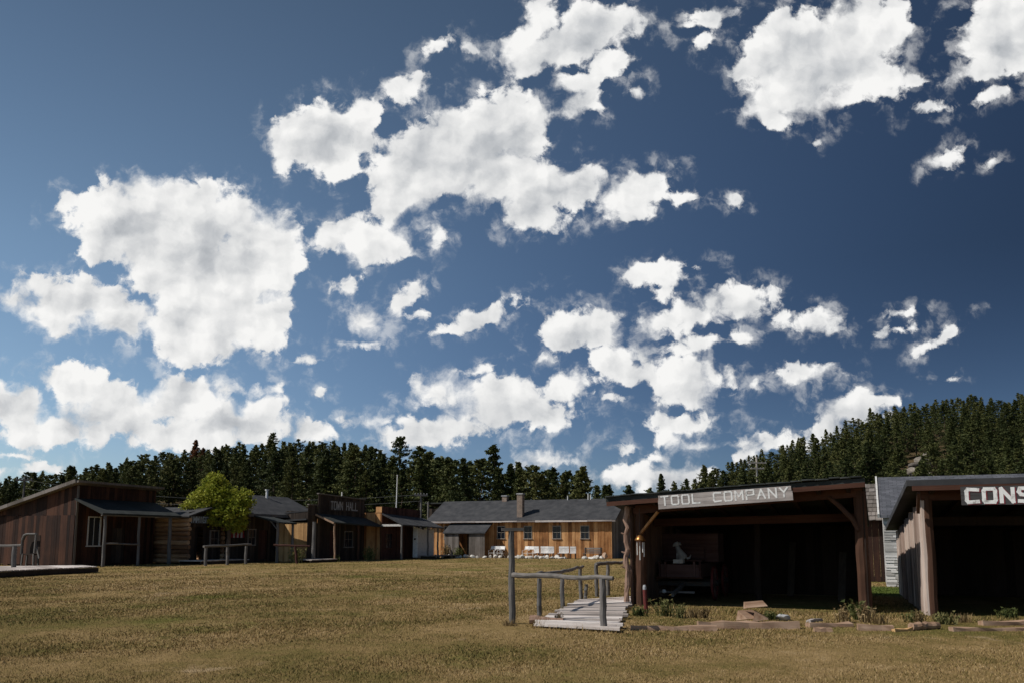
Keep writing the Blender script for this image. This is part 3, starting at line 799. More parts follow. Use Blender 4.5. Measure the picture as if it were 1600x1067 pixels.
mb = MB(); mb.box(-.03, 1.06, -.09, .08, 3.95, 4.02); mb.slab([(1.04, -.15, 4.84), (LD + .04, -.15, 4.65), (LD + .04, .06, 4.65), (1.04, .06, 4.84)], .08); mb.build('cap_board', M['grey_boards'], Dh)
mb = MB(); mb.box(4.0, 4.1, -.06, 0, 4.7, 5.05); mb.build('finial', M['metal_pale'], Dh)
sg = MB(); sg.box(2.3, 6.3, -.12, -.075, 3.62, 4.42); sg = sg.build('sign', M['dark_boards'], Dh)
lettering(sg, 'TOWN HALL', 2.55, 3.74, .28, .55, .4, 'letter_faded', .085, -.126)
door(Dh, 2.59, 3.49, .2, 2.2, 'red_boards', y=-.03)
window(Dh, 4.49, 5.49, 1.0, 2.1, T=wallT(0, -.06, 0), mat='grey_boards')
mb = MB(); mb.slab([(.75, -1.75, 2.76), (7.3, -1.75, 2.55), (7.3, -.1, 3.2), (.75, -.1, 3.4)], .1); mb.build('porch_roof', M['dark_roof'], Dh)
for x in (.9, 3.9, 7.0):
    mb = MB(); mb.log((x + .08, -1.65, 0), (x, -1.62, 2.68 - x * .03), .075, .065, seg=5, bend=.03); mb.build('porch_post', M['timber' if x < 1 else 'brown_post'], Dh)
mb = MB(); mb.beam((.75, -1.66, 2.68), (.75, -.1, 3.3), .06, .12); mb.build('rafter', M['timber'], Dh)
w2 = root('plank_porch', 'pale low plank porch floor at the corner of the town hall', 'porch floor', PD, D67)
mb = MB()
for i in range(11): mb.box(-2.0 + i * .27, -2.0 + i * .27 + .255, -1.9, -.1, .16, .22)
mb.build('deck', M['deck'], w2)
mb = MB(); mb.box(-2.0, .95, -1.8, -1.72, 0, .158); mb.box(-2.0, .95, -.4, -.32, 0, .158); mb.build('joist', M['dark_boards'], w2)
p_ = at(489, 878, 58.6); pb = MB(); pb.log((0, 0, 0), (.02, 0, 2.75), .14, .12, seg=5); o = pb.build('porch_pillar', M['grey_post']); o.location = (p_.x, p_.y, 0)
tag(o, 'thick grey round pillar standing free at the near corner of the town hall', 'post')

# ---- 5. red false-front store with flagpole
PE = Vector((-10.05, 66, 0)); LE, DE = 6.0, 6.0
E_ = root('red_store', 'low red-brown false-front store right of the town hall with a slanting porch', 'store', PE, D67)
mb = MB(); boards(mb, LE, lambda x: 4.08 - x * .02, w=.22, T=wallT(0, -.04, 0), openings=[(.6, 1.5, .9, 2.0), (2.3, 3.2, .15, 2.2)]); mb.build('false_front', M['red_boards'], E_)
mb = MB(); boards(mb, DE, 3.6, w=.24, T=wallT(.01, DE, -90)); mb.box(-.03, .1, -.02, .5, 3.6, 4.05); mb.build('side_wall', M['orange_boards'], E_)
mb = MB(); boards(mb, DE, 3.5, T=wallT(LE, .02, 90)); boards(mb, LE, 3.3, T=wback(LE, DE)); mb.build('rear_wall', M['dark_boards'], E_)
mb = MB(); mb.slab([(.1, .06, 3.62), (LE, .06, 3.62), (LE, DE + .2, 3.3), (.1, DE + .2, 3.3)], .1); mb.build('roof', M['tar_roof'], E_)
door(E_, 2.3, 3.2, .15, 2.2, 'red_boards', y=0)
window(E_, .6, 1.5, .9, 2.0, T=wallT(0, -.04, 0), mat='red_boards')
mb = MB(); mb.slab([(-.1, -1.95, 2.68), (6.6, -1.95, 2.52), (6.6, -.08, 3.3), (-.1, -.08, 3.55)], .1); mb.build('porch_roof', M['tar_roof'], E_)
for x in (.05, 4.2, 5.9):
    mb = MB(); mb.log((x, -1.8, 0), (x - .04, -1.8, 2.6 - x * .02), .08, .07, seg=5); mb.build('porch_post', M['grey_post'], E_)
mb = MB(); mb.beam((.0, -1.84, 2.62), (.0, -.05, 2.62), .1, .16); mb.build('porch_beam', M['dull_white'], E_)
fp = PE + U1 * 2.5 + U2 * -.2
mb = MB(); mb.tube([(0, 0, 0), (.05, 0, 3.1)], [.05, .035], 10); mb.tube([(.05, 0, 3.1), (.05, 0, 3.18)], .055, 8)
o = mb.build('flagpole', M['white_paint']); o.location = (fp.x, fp.y, 3.5); tag(o, 'thin white flagpole rising above the red-brown false front', 'flagpole')
# pale booth at the end of the red store
pw = at(652, 868, 69.0)
bo = root('pale_booth', 'narrow pale booth with grey front panels at the far end of the red store porch', 'booth', (pw.x, pw.y, 0), D67)
mb = MB(); mb.box(0, .05, 0, .42, .1, 2.5); mb.box(-.02, .0, .02, .4, .12, 2.45); mb.build('side_panel', M['white_paint'], bo)
mb = MB()
for i in range(8): mb.box(.06 + i * .34, .06 + i * .34 + .33, -.01 * (i % 2), .04, .1, 2.45 - .06 * (i % 3))
mb.build('front_panel', M['dull_white'], bo)
mb = MB(); mb.box(.0, 2.85, .05, .42, 2.3, 2.4); mb.build('top', M['tar_roof'], bo)
mb = MB(); mb.lathe((-.05, .22, 1.5), [(.05, 0), (.08, .03), (.08, .1), (.04, .14)], 10); mb.build('knob', M['iron'], bo)
mb = MB(); mb.lathe((-.04, .3, 2.42), [(.03, 0), (.09, .05), (.11, .12), (.07, .2), (.02, .22)], 12); o = mb.build('lamp_globe', M['white_paint'], bo, True)
w3 = root('plank_step', 'low plank step before the pale booth and long building', 'step', (pw.x, pw.y, 0), D67)
mb = MB()
for i in range(6): mb.box(-.2, 4.4, -1.7 + i * .25, -1.7 + i * .25 + .235, .2, .26)
mb.build('tread', M['grey_boards'], w3)
for x in (0, 4): mb = MB(); mb.box(x, x + .1, -1.65, -.3, 0, .198); mb.build('support', M['dark_boards'], w3)

# ---- 6. the long board building across the green
PF = Vector((-7.2, 76, 0)); LF, DF = 16.6, 6.2
Fh = root('long_building', 'long low building of orange-brown boards with grey roof across the green', 'building', PF, D23)
ops = []
for px in (700, 783, 825, 870, 914):
    s_ = oncross(px, PF); ops.append((s_ - .33, s_ + .33, 1.62, 2.62))
sE0, sE1 = oncross(706, PF), oncross(768, PF)
sd0 = oncross(730, PF); sd1 = oncross(742, PF)
mb = MB(); boards(mb, LF, 3.12, w=.27, T=wfront(LF), openings=ops + [(sd0, sd1, .1, 2.1)], jit=.03); mb.build('front_wall', M['orange_boards'], Fh)
gz = lambda x: 3.1 + 1.8 * (1 - abs(x - DF / 2) / (DF / 2))
mb = MB(); boards(mb, DF, gz, w=.27, T=wallT(LF, .03, 90)); mb.build('end_wall', M['grey_boards'], Fh)
mb = MB(); boards(mb, DF - .04, gz, T=wnear(DF)); boards(mb, LF, 3.1, T=wback(LF, DF)); mb.build('rear_wall', M['brown_boards'], Fh)
mb = MB(); mb.slab([(-.3, -.4, 3.14), (LF + .45, -.4, 3.14), (LF + .45, DF / 2, 5.0), (-.3, DF / 2, 5.0)], .14)
mb.slab([(LF + .45, DF + .4, 3.14), (-.3, DF + .4, 3.14), (-.3, DF / 2 + .004, 5.0), (LF + .45, DF / 2 + .004, 5.0)], .14)
mb.build('roof', M['tar_roof'], Fh)
mb = MB()
x = -.3
while x < LF + .4:
    l = random.uniform(1.2, 2.6); z = 2.98 + random.uniform(-.03, .03)
    mb.box(x, min(x + l, LF + .45), -.46 - random.uniform(0, .02), -.42, z, z + random.uniform(.1, .16)); x += l + .01
mb.build('fascia', M['sign_board'], Fh)
for o_ in ops: window(Fh, *o_, mat='window_wood', nx=2, nz=2, fw=.05)
door(Fh, sd0, sd1, .1, 2.1, 'dark_boards', y=.05)
def chimney(x, y, w, d, z0, z1, mat='brick', cap=True):
    mb = MB(); mb.box(x - w / 2, x + w / 2, y - d / 2, y + d / 2, z0, z1)
    c = mb.build('chimney', M[mat], Fh)
    if cap:
        k = MB(); k.box(x - w / 2 - .05, x + w / 2 + .05, y - d / 2 - .05, y + d / 2 + .05, z1 + .001, z1 + .1); k.build('cap', M['stone_grey'], c)
chimney(oncross(811, PF), .35, .5, .5, 3.1, 5.35)
chimney(oncross(757, PF) + .6, 3.1, .45, .45, 4.7, 5.35)
for px, hh in ((860, .25), (893, .4), (897, .3)):
    mb = MB(); x = oncross(px, PF) + .5; mb.tube([(x, 3.0, 4.9), (x, 3.0, 5.05 + hh)], .05, 8); mb.build('vent_pipe', M['metal_pale'], Fh)
# entry lean-to
mb = MB(); mb.slab([(sE0 - .1, -1.55, 2.12), (sE1 + .1, -1.55, 2.12), (sE1 + .1, -.02, 2.95), (sE0 - .1, -.02, 2.95)], .09); mb.build('porch_roof', M['tar_roof'], Fh)
mb = MB(); boards(mb, sd0 - sE0 - .1, 2.04, w=.2, T=wallT(sE0, -1.4, 0)); boards(mb, sE1 - sd1 - .1, 2.04, w=.2, T=wallT(sd1 + .1, -1.4, 0))
boards(mb, 1.34, 2.1, w=.2, T=wallT(sE0, -.03, -90)); mb.build('porch_wall', M['grey_boards'], Fh)
# dark outhouse behind
q = at(688, 783, 86)
oh = root('tar_shed', 'dark tarred shed roof showing behind the left end of the long building', 'shed', (q.x, q.y, 0), D23)
mb = MB(); boards(mb, 3.0, 4.6, T=wallT(-1.5, 0, 0)); boards(mb, 3, 4.6, T=wallT(-1.5, 3, -90)); boards(mb, 3, 4.6, T=wallT(1.5, 0, 90)); boards(mb, 3, 4.6, T=wallT(1.5, 3, 180)); mb.build('wall', M['dark_boards'], oh)
mb = MB(); mb.slab([(-1.7, -.2, 5.2), (1.7, -.2, 5.2), (1.7, 3.2, 4.9), (-1.7, 3.2, 4.9)], .12); mb.build('roof', M['dark_roof'], oh)
mb = MB(); mb.tube([(-1.2, -.3, 3), (-1.2, -.3, 5.3)], .1, 8); mb.build('stove_pipe', M['grey_post'], oh)

# ---- 7. chairs along the long building
def make_chair(kind):
    c = root('lawn_chair', 'x', 'chair', (0, 0, 0), 0, 'chairs set along the long building')
    if kind == 'slat':
        mb = MB(); [mb.box(-.24, .24, -.25 + i * .1, -.25 + i * .1 + .085, .42, .45) for i in range(5)]; mb.build('seat', M['white_paint'], c)
        mb = MB(); [mb.box(-.24 + i * .098, -.24 + i * .098 + .085, .24 + .0, .27, .46, .98) for i in range(5)]; mb.box(-.25, .25, .225, .239, .84, .9); mb.build('backrest', M['white_paint'], c)
        for x in (-.21, .21):
            for y in (-.22, .24): mb = MB(); mb.box(x - .025, x + .025, y - .025, y + .025, 0, .42); mb.build('leg', M['iron'], c)
    else:
        for x in (-.25, .25):
            mb = MB(); mb.tube([(x, -.22, 0), (x, -.2, .62), (x, .12, .64), (x, .26, .98)], .022, 7); mb.tube([(x, .25, 0), (x, -.16, .42)], .02, 7); mb.build('frame', M['white_paint'], c)
        mb = MB(); mb.box(-.24, .24, -.2, .2, .4, .425); mb.build('seat', M['dull_white'], c)
        mb = MB(); mb.hexa([(-.24, .16, .72), (.24, .16, .72), (.24, .18, .72), (-.24, .18, .72)], [(-.24, .25, .98), (.24, .25, .98), (.24, .27, .98), (-.24, .27, .98)]); mb.build('backrest', M['white_paint'], c)
    return c
chT, chS = make_chair('tube'), make_chair('slat')
cl = [(777, 'tube'), (787, 'tube'), (794, 'tube'), (829, 'tube'), (838, 'tube'), (846, 'slat'), (854, 'slat'), (862, 'slat'), (870, 'slat'), (883, 'slat'), (891, 'slat'), (904, 'slat')]
used = set()
for i, (px, kd) in enumerate(cl):
    s_ = oncross(px, PF)
    p = PF + U2 * s_ + Vector((-.39, -.92, 0)) * (1.0 + .25 * ((i * 7) % 3))
    lab = {'tube': 'white tube-framed lawn chair', 'slat': 'white slatted chair'}[kd] + ' before the long building, ' + ['leftmost of all chairs', 'second chair from the left', 'third chair from the left', 'fourth chair from the left', 'fifth chair from the left', 'leftmost of the slatted ones', 'second slatted from left', 'third slatted from left', 'fourth slatted from left', 'third slatted from right', 'second slatted from right', 'rightmost of all chairs'][i]
    src = chT if kd == 'tube' else chS
    o = src if kd not in used else dup(src, p)
    used.add(kd)
    o.location = p; o.rotation_euler = (0, 0, D23 + random.uniform(-.25, .25)); o['label'] = lab
# bench at the right end
p = PF + U2 * oncross(931, PF) + Vector((-.39, -.92, 0)) * 1.0
be = root('garden_bench', 'dark slatted bench at the right end of the chairs by the long building', 'bench', p, D23)
mb = MB(); [mb.box(-.75, .75, -.22 + i * .12, -.22 + i * .12 + .1, .42, .45) for i in range(4)]; mb.build('seat', M['grey_rail'], be)
mb = MB(); [mb.box(-.75, .75, .27, .3, .5 + i * .14, .6 + i * .14) for i in range(3)]; mb.build('backrest', M['grey_rail'], be)
for x in (-.65, .65):
    mb = MB(); mb.box(x - .04, x + .04, -.2, -.13, 0, .42); mb.box(x - .04, x + .04, .2, .27, 0, .9); mb.build('leg', M['iron'], be)
# pale edging stones
def stone(name, c, sx, sy, sz, seed, mat, label, cat, group=None):
    mb = MB(); mb.rock((0, 0, 0), sx, sy, sz, seed); o = mb.build(name, M[mat]); o.location = c
    o.rotation_euler = (0, 0, seed * 1.7); return tag(o, label, cat, group)
k = 0
for px in list(range(700, 768, 7)) + list(range(776, 800, 7)) + list(range(812, 902, 5)) + list(range(928, 954, 5)):
    s_ = oncross(px + random.uniform(-2, 2), PF); k += 1
    f_ = random.uniform(1.9, 2.6) if px > 770 else random.uniform(2.2, 2.7)
    p = PF + U2 * s_ + Vector((-.39, -.92, 0)) * f_
    z = random.uniform(.12, .22)
    stone('edging_stone', (p.x, p.y, z * .6), random.uniform(.16, .34), random.uniform(.14, .24), z, k, 'stone_pale', 'pale rounded stone in the row edging the bed before the long building', 'stone', 'pale stones edging the bed before the long building')
p = PF + U2 * oncross(957, PF) + Vector((-.39, -.92, 0)) * 2.2
stone('painted_boulder', (p.x, p.y, .22), .3, .25, .32, 77, 'timber', 'tan boulder at the right end of the pale stones', 'boulder')

# ---- 8. left foreground platform, rail and box frame before the brown shed
A0, A1, A2, A3 = gnd(-80, 894.5, .3), gnd(152, 884.2, .3), gnd(128, 882.2, .3), gnd(-80, 884.5, .3)
pl = root('plank_platform', 'pale weathered plank platform running along the gable of the brown shed', 'platform')
mb = MB(); n = 26
for i in range(n):
    t0, t1 = i / n + .002, (i + 1) / n - .002
    mb.slab([A0.lerp(A1, t0), A0.lerp(A1, t1), A3.lerp(A2, t1), A3.lerp(A2, t0)], .05)
mb.build('deck', M['deck'], pl)
mb = MB(); mb.beam(A0 + Vector((0, .08, -.16)), A1 + Vector((0, .08, -.16)), .08, .2); mb.beam(A3 + Vector((0, -.3, -.16)), A2 + Vector((0, -.3, -.16)), .08, .2); mb.build('joist', M['dark_boards'], pl)
p0 = gnd(20, 896); hr = root('hitching_rail', 'grey pole rail on one post at the left edge beside the plank platform', 'rail', p0)
mb = MB(); mb.log((0, 0, 0), (0, 0, 1.25), .11, .1, seg=4); mb.build('post', M['grey_post'], hr)
mb = MB(); mb.log((-3.2, .3, 0), (-3.2, .3, 1.25), .11, .1, seg=4); mb.build('post', M['grey_post'], hr)
mb = MB(); mb.log((-3.6, .35, 1.26), (.3, 0, 1.3), .07, .06, n=8); mb.build('rail', M['grey_rail'], hr)
p0 = at(43, 880, 49.2); p0.z = 0
bx = root('box_frame', 'grey open-fronted wooden box with a rounded shoulder standing against the brown gable', 'box', p0, D23)
mb = MB()
mb.tube([(-.55, 0, .75), (-.55, 0, 1.5), (-.42, 0, 1.78), (-.2, 0, 1.86), (.55, 0, 1.86)], .09, 8); mb.tube([(.55, 0, 1.86), (.5, 0, .8)], .07, 8); mb.build('hood_frame', M['grey_post'], bx)
mb = MB(); mb.box(-.5, .5, .3, .34, .75, 1.8); mb.box(-.5, .5, 0, .34, .68, .75); mb.build('back_panel', M['inner_boards'], bx)
for x in (-.5, .48):
    mb = MB(); mb.beam((x, 0, 0), (x * .9, 0, .75), .08, .08); mb.beam((x, .3, 0), (x * .9, .3, .75), .08, .08); mb.build('leg', M['grey_post'], bx)
mb = MB(); mb.beam((.5, .05, 1.3), (.85, .05, .5), .06, .1); mb.build('brace', M['grey_post'], bx)
# hitching rail before the long dark building
h0, h1 = gnd(321, 883.5), gnd(384, 880.5)
hr = root('hitching_rail', 'grey pole rail on three posts beside the IMMIGRATION cabin door', 'rail', h0, math.atan2(h1.y - h0.y, h1.x - h0.x))
Lh = (h1 - h0).length
for t in (0, .52, 1):
    mb = MB(); mb.log((Lh * t, 0, 0), (Lh * t, 0, 1.08 + .05 * t), .1, .09, seg=4); mb.build('post', M['grey_post'], hr)
mb = MB(); mb.log((-.25, 0, 1.14), (Lh + .5, 0, 1.24), .075, .06, n=8); mb.build('rail', M['grey_rail'], hr)
# low leaning rail against the lit town hall side wall
h0, h1 = gnd(441, 880), gnd(483, 880)
hr = root('hitching_rail', 'dark rail with one leaning post in front of the bright town hall side wall', 'rail', (h0.x, h0.y, 0), math.atan2(h1.y - h0.y, h1.x - h0.x))
Lh = (h1 - h0).length
mb = MB(); mb.log((.95, 0, 0), (.8, 0, 1.15), .09, .08, seg=4); mb.build('post', M['red_boards'], hr)
mb = MB(); mb.log((-.6, 0, 1.2), (Lh, 0, 1.12), .07, .06, n=8); mb.build('rail', M['red_boards'], hr)
# ---- 9. near boardwalk and its pole rails
FL, BL, BR, FR = gnd(836, 973, .09), gnd(908, 935, .09), gnd(988, 930, .09), gnd(964, 980, .09)
bwk = root('boardwalk', 'bleached plank boardwalk leading to the left side of the open company shed', 'boardwalk')
mb = MB(); n = 27
for i in range(n):
    t0, t1 = i / n, (i + 1) / n - random.choice((.003, .005, .009))
    a, b_, c, d = FL.lerp(BL, t0), FR.lerp(BR, t0), FR.lerp(BR, t1), FL.lerp(BL, t1)
    e = (b_ - a).normalized(); o1, o2 = random.uniform(-.14, .06), random.uniform(-.05, .1)
    zz = Vector((0, 0, random.uniform(-.012, .012)))
    mb.slab([a + e * o1 + zz, b_ + e * o2 + zz, c + e * o2 + zz, d + e * o1 + zz], .045)
mb.build('deck', M['deck'], bwk)
mb = MB()
for t in (.1, .9):
    a, b_ = FL.lerp(FR, t), BL.lerp(BR, t)
    mb.beam(a + Vector((0, .12, -.08)), b_ + Vector((0, 0, -.08)), .1, .06)
mb.build('joist', M['grey_post'], bwk)
fb_ = gnd(828, 975); fe = gnd(880, 976)
mb = MB(); mb.log((0, 0, .09), tuple((fe - fb_) + Vector((0, 0, .07))), .085, .06, n=9); o = mb.build('fallen_pole', M['bark']); o.location = fb_; tag(o, 'short dark pole lying on the grass at the front corner of the boardwalk', 'pole')
def railing(name, label, posts, rail, pr=.065, rr=.055, extra=None, mats=('grey_post', 'grey_rail')):
    p0 = posts[0][0]
    r_ = root(name, label, 'rail', p0)
    for p, h in posts:
        q = p - p0; mb = MB(); mb.log((q.x, q.y, -.05), (q.x + random.uniform(-.02, .02), q.y, h), pr, pr * .88, n=11, seg=6, bend=.012); mb.build('post', M[mats[0]], r_)
    for a, b_ in rail:
        mb = MB(); mb.log(a - p0, b_ - p0, rr * 1.1, rr * .85, n=10, seg=7, bend=.022); mb.build('rail', M[mats[1]], r_)
    return r_
pA, pB = gnd(800, 975), gnd(943, 985)
r1 = railing('hitching_rail', 'grey pole rail between a tall T-topped post and a short post, front end of boardwalk', [(pA, at(800, 828, pA.y).z), (pB, .9)], [(at(801, 897.5, pA.y - .02), at(958, 903, pB.y - .07))], .064, .046)
mb = MB(); z = at(800, 829, pA.y).z; mb.beam((-.2, -.02, z + .03), (.22, 0, z + .035), .09, .055); mb.build('crossbar', M['grey_rail'], r1)
L1, L2, L3 = gnd(843, 962), gnd(879, 951), gnd(908, 937)
railing('side_rail', 'dark grey pole rail on three posts along the left edge of the boardwalk', [(L1, at(843, 903, L1.y).z), (L2, at(879, 899, L2.y).z), (L3, at(908, 886, L3.y).z)], [(at(840, 896.5, L1.y), at(878, 893, L2.y)), (at(876, 893.5, L2.y), at(911, 884.5, L3.y))], .054, .042)
L4 = gnd(915, 938); mb = MB(); mb.log((0, 0, 0), (.02, 0, at(915, 912, L4.y).z), .05, .045, n=9); o = mb.build('stub_post', M['grey_post']); o.location = L4; tag(o, 'short leaning grey stub post beside the last post of the boardwalk side rail', 'post')
R1, R2 = gnd(933, 932), gnd(950, 930)
railing('end_rail', 'low grey pole rail on two posts at the far end of the boardwalk', [(R1, at(933, 882, R1.y).z), (R2, at(950, 881, R2.y).z)], [(at(931, 881.5, R1.y), at(975, 877.5, R2.y + .3))], .058, .05)

# ---- 10. open company shed
P1 = Vector((2.85, 20.8, 0)); L1s, D1 = 5.28, 6.0
S1 = root('company_shed', 'open-fronted shed of dark red-brown timber with the old wagon inside', 'shed', P1, D23)
rz = lambda x: 2.44 + .058 * x            # underside of the roof at the front edge
mb = MB()
boards(mb, D1, lambda x: 1.9 + x * .095, w=.24, T=wnear(D1), jit=.004, gap=0)
mb.build('left_wall', M['bark'], S1)
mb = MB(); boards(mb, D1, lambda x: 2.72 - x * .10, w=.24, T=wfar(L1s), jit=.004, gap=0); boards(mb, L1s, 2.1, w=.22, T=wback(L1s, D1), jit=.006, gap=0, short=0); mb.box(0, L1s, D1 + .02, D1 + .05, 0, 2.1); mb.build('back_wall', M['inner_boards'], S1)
mb = MB()
mb.slab([(-.42, -.55, rz(-.4) + .16), (L1s + .05, -.55, rz(L1s) + .14), (L1s + .05, D1 + .4, 2.05), (-.42, D1 + .4, 1.85)], .1)
x = -.42
while x < L1s - .1:                         # curled shakes and slabs along the front edge
    wd = random.uniform(.12, .32)
    zt = rz(x) + .163 + random.uniform(0, .02)
    mb.hexa([(x, -.6 - random.uniform(0, .04), zt), (x + wd, -.6, zt + .008), (x + wd, .1, zt - .08), (x, .1, zt - .08)], [(x, -.6, zt + .03), (x + wd, -.6, zt + .035), (x + wd, .1, zt - .05), (x, .1, zt - .05)])
    x += wd + .01
mb.build('roof', M['dark_roof'], S1)
mb = MB(); mb.slab([(-.40, -.57, rz(-.4) + .055), (L1s + .05, -.57, rz(L1s) + .05), (L1s + .05, -.51, rz(L1s) + .05), (-.40, -.51, rz(-.4) + .055)], .1)
mb.build('fascia', M['beam'], S1)
mb = MB()
for i in range(9):
    x = .1 + i * .61; mb.beam((x, -.5, rz(x) - .02), (x, D1, 1.9 + x * .03), .09, .1)
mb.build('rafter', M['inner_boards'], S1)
def post(x, y, w, z, mat, par, name='post'):
    mb = MB(); mb.log((x, y, -.05), (x + random.uniform(-.01, .01), y, z), w / 2, w / 2 * .95, n=9, seg=6, bend=.012, wob=.05); return mb.build(name, M[mat], par)
post(.24, .12, .26, 2.34, 'brown_post', S1); post(L1s - .08, .12, .28, 2.64, 'brown_post', S1); 
mb = MB()
vs = [(-.13, 2.36), (-.02, 2.36)]
pts = [Vector((-.07 + random.uniform(-.035, .035), -.02, z)) for z in np.linspace(-.02, 2.38, 15)]
mb.tube(pts, [random.uniform(.055, .085) for _ in pts], 7, True, .25)
for z in (.9, 1.25, 1.7): mb.tube([(-.1, -.03, z), (-.2, -.06, z + .04)], [.03, .015], 6)
mb.build('corner_slab', M['bark'], S1, label='rough pale bark-edged slab at the corner')
mb = MB(); mb.beam((.1, .1, 2.3), (L1s, .1, 2.62), .2, .2); mb.build('header', M['beam'], S1)
mb = MB(); mb.beam((.1, 2.2, 2.02), (L1s, 2.2, 2.12), .16, .2); mb.build('tie_beam', M['beam'], S1)
mb = MB(); mb.beam((.28, -.06, 1.72), (.72, -.06, 2.24), .05, .13, up=(0, 1, 0)); mb.build('brace', M['orange_boards'], S1, label='orange diagonal brace')
mb = MB(); mb.tube([(L1s - .14, .0, 1.78), (L1s - .24, .0, 2.02), (L1s - .5, .0, 2.32), (L1s - .72, .0, 2.52)], [.05, .06, .055, .05], 8); mb.build('brace', M['brown_post'], S1)
mb = MB(); mb.log((2.6, 3.1, 0), (2.6, 3.1, 2.1), .1, .09); mb.build('post', M['inner_boards'], S1)
# sign on the roof edge
Ps = P1 - U1 * .6
s0, s1 = oncross(1030, Ps), oncross(1242, Ps)
q0, q1 = Ps + U2 * s0, Ps + U2 * s1
z0, z1 = at(1030, 795, q0.y).z, at(1242, 780.5, q1.y).z
Ls = s1 - s0
sg = root('company_sign', 'long bleached sign board with worn lettering on the roof edge of the wagon shed', 'sign', (q0.x, q0.y, z0), D23)
tilt = math.atan2(z1 - z0, Ls); TS = Matrix.Rotation(-tilt, 4, 'Y')
mb = MB(); mb.T = TS; mb.box(0, Ls, 0, .03, 0, .205); mb.box(.01, Ls - .02, .002, .028, .21, .315); mb.build('board', M['sign_board'], sg)
lettering(sg, 'TOOL COMPANY', .08, .085, .16, .2, (Ls - .1) / 12, 'letter_worn', .036, T=TS)

# ---- 11. horse-drawn wagon and clutter in the shed
pw = at(1062, 900, 22.6); wg = root('old_wagon', 'dim red-brown horse-drawn wagon seen end-on inside the open shed', 'wagon', (pw.x, pw.y, 0), D23)
mb = MB()
mb.box(-.52, .52, .1, 2.4, .6, .65); mb.box(-.55, -.51, .1, 2.4, .6, .95); mb.box(.51, .55, .1, 2.4, .6, .95); mb.box(-.55, .55, .06, .1, .6, .93)
for x in (-.53, -.38, .38, .53): mb.box(x - .025, x + .025, .0, .057, .58, 1.0)
mb.build('body', M['wagon_wood'], wg)
mb = MB(); mb.box(-.6, .6, -.04, -.0, .57, .61); mb.build('footboard', M['beam'], wg)
mb = MB(); mb.box(-.5, .5, .5, .85, 1.0, 1.05); mb.build('seat', M['wagon_wood'], wg)
mb = MB(); mb.box(-.5, .5, .86, .9, 1.06, 1.4); mb.box(-.8, .85, 1.0, 1.04, .98, 1.74); mb.box(-.8, -.74, 1.04, 1.9, .98, 1.74); mb.box(.79, .85, 1.04, 1.9, .98, 1.74); mb.build('seat_back', M['wagon_wood'], wg)
mb = MB(); mb.beam((-.85, .45, .42), (.85, .45, .42), .1, .12); mb.beam((-.85, 2.1, .42), (.85, 2.1, .42), .1, .12); mb.build('axle', M['iron'], wg)
mb = MB(); mb.beam((-.45, -.35, .24), (.45, -.35, .24), .06, .05); mb.beam((0, -.9, .2), (0, .4, .4), .07, .09); mb.build('tongue', M['grey_rail'], wg)
mb = MB(); mb.lathe((-.33, -.4, .2), [(.01, 0), (.05, .02), (.06, .06), (.04, .1), (.01, .11)], 12); mb.build('knob', M['white_paint'], wg)
for x in (-.82, .82):
    for y in (.45, 2.1):
        mb = MB(); mb.ring((x, y, .45), .42, .035, 'x'); wh = mb.build('wheel', M['red_paint'], wg)
        mb = MB()
        for k in range(10):
            t = k * math.pi / 5; mb.tube([(x, y + .07 * math.cos(t), .45 + .07 * math.sin(t)), (x, y + .4 * math.cos(t), .45 + .4 * math.sin(t))], .018, 6)
        mb.build('spokes', M['wagon_wood'], wh)
        mb = MB(); mb.tube([(x - .1, y, .45), (x + .1, y, .45)], .08, 10); mb.build('hub', M['iron'], wh)
# pale figure on its block: body, neck and turned head as one surface
def skin_fig(name, jo, ed, mat, loc, sub=2):
    me = bpy.data.meshes.new(name); me.from_pydata([j[:3] for j in jo], ed, []); me.update()
    o = bpy.data.objects.new(name, me); COL.objects.link(o); o.location = loc
    md = o.modifiers.new('skin', 'SKIN'); md.use_smooth_shade = True
    for v, j in zip(me.skin_vertices[0].data if me.skin_vertices else [], jo): v.radius = (j[3], j[3])
    return o
pf = at(1066, 884, 22.3)
fg = root('pale_statuette', 'pale grey sitting animal statuette on a small white block on the wagon', 'statuette', (pf.x, pf.y + .45, .96), D23)
mb = MB(); mb.box(-.13, .13, -.1, .14, 0, .1); mb.build('block', M['dull_white'], fg)
mb = MB()
mb.tube([(.12, .02, .1), (.1, .02, .17), (.05, .01, .26), (.0, 0, .36), (-.03, -.01, .44)], [.11, .12, .095, .07, .055], 12)
mb.tube([(.02, 0, .45), (-.02, -.01, .5), (-.09, -.02, .49), (-.14, -.03, .46)], [.055, .075, .055, .035], 12)
mb.tube([(-.03, -.04, .1), (-.03, -.03, .22), (0, -.02, .32)], [.03, .032, .045], 9); mb.tube([(-.02, .06, .1), (-.02, .05, .22), (.01, .03, .32)], [.03, .032, .045], 9)
mb.tube([(.03, -.05, .55), (.05, -.06, .47)], [.015, .03], 7); mb.tube([(.03, .04, .55), (.05, .05, .47)], [.015, .03], 7)
mb.tube([(.2, .02, .12), (.28, .03, .14), (.32, .03, .22)], [.035, .028, .012], 8)
mb.build('figure', M['plaster'], fg, True)
pr = gnd(1010, 957); rp = root('red_post', 'short dark red post with a pale worn top before the open shed', 'post', pr)
mb = MB(); mb.tube([(0, 0, 0), (-.02, 0, .3), (-.025, 0, .5)], [.05, .046, .045], 10, wob=.04); mb.build('shaft', M['red_paint'], rp)
mb = MB(); mb.tube([(-.025, 0, .501), (-.03, 0, .56), (-.03, 0, .6)], [.043, .04, .025], 10); mb.build('top', M['stone_grey'], rp)
pc = at(1000, 840, 20.55); ch = root('wind_chime', 'brass bell-topped wind chime hanging by the left shed post', 'wind chime', pc)
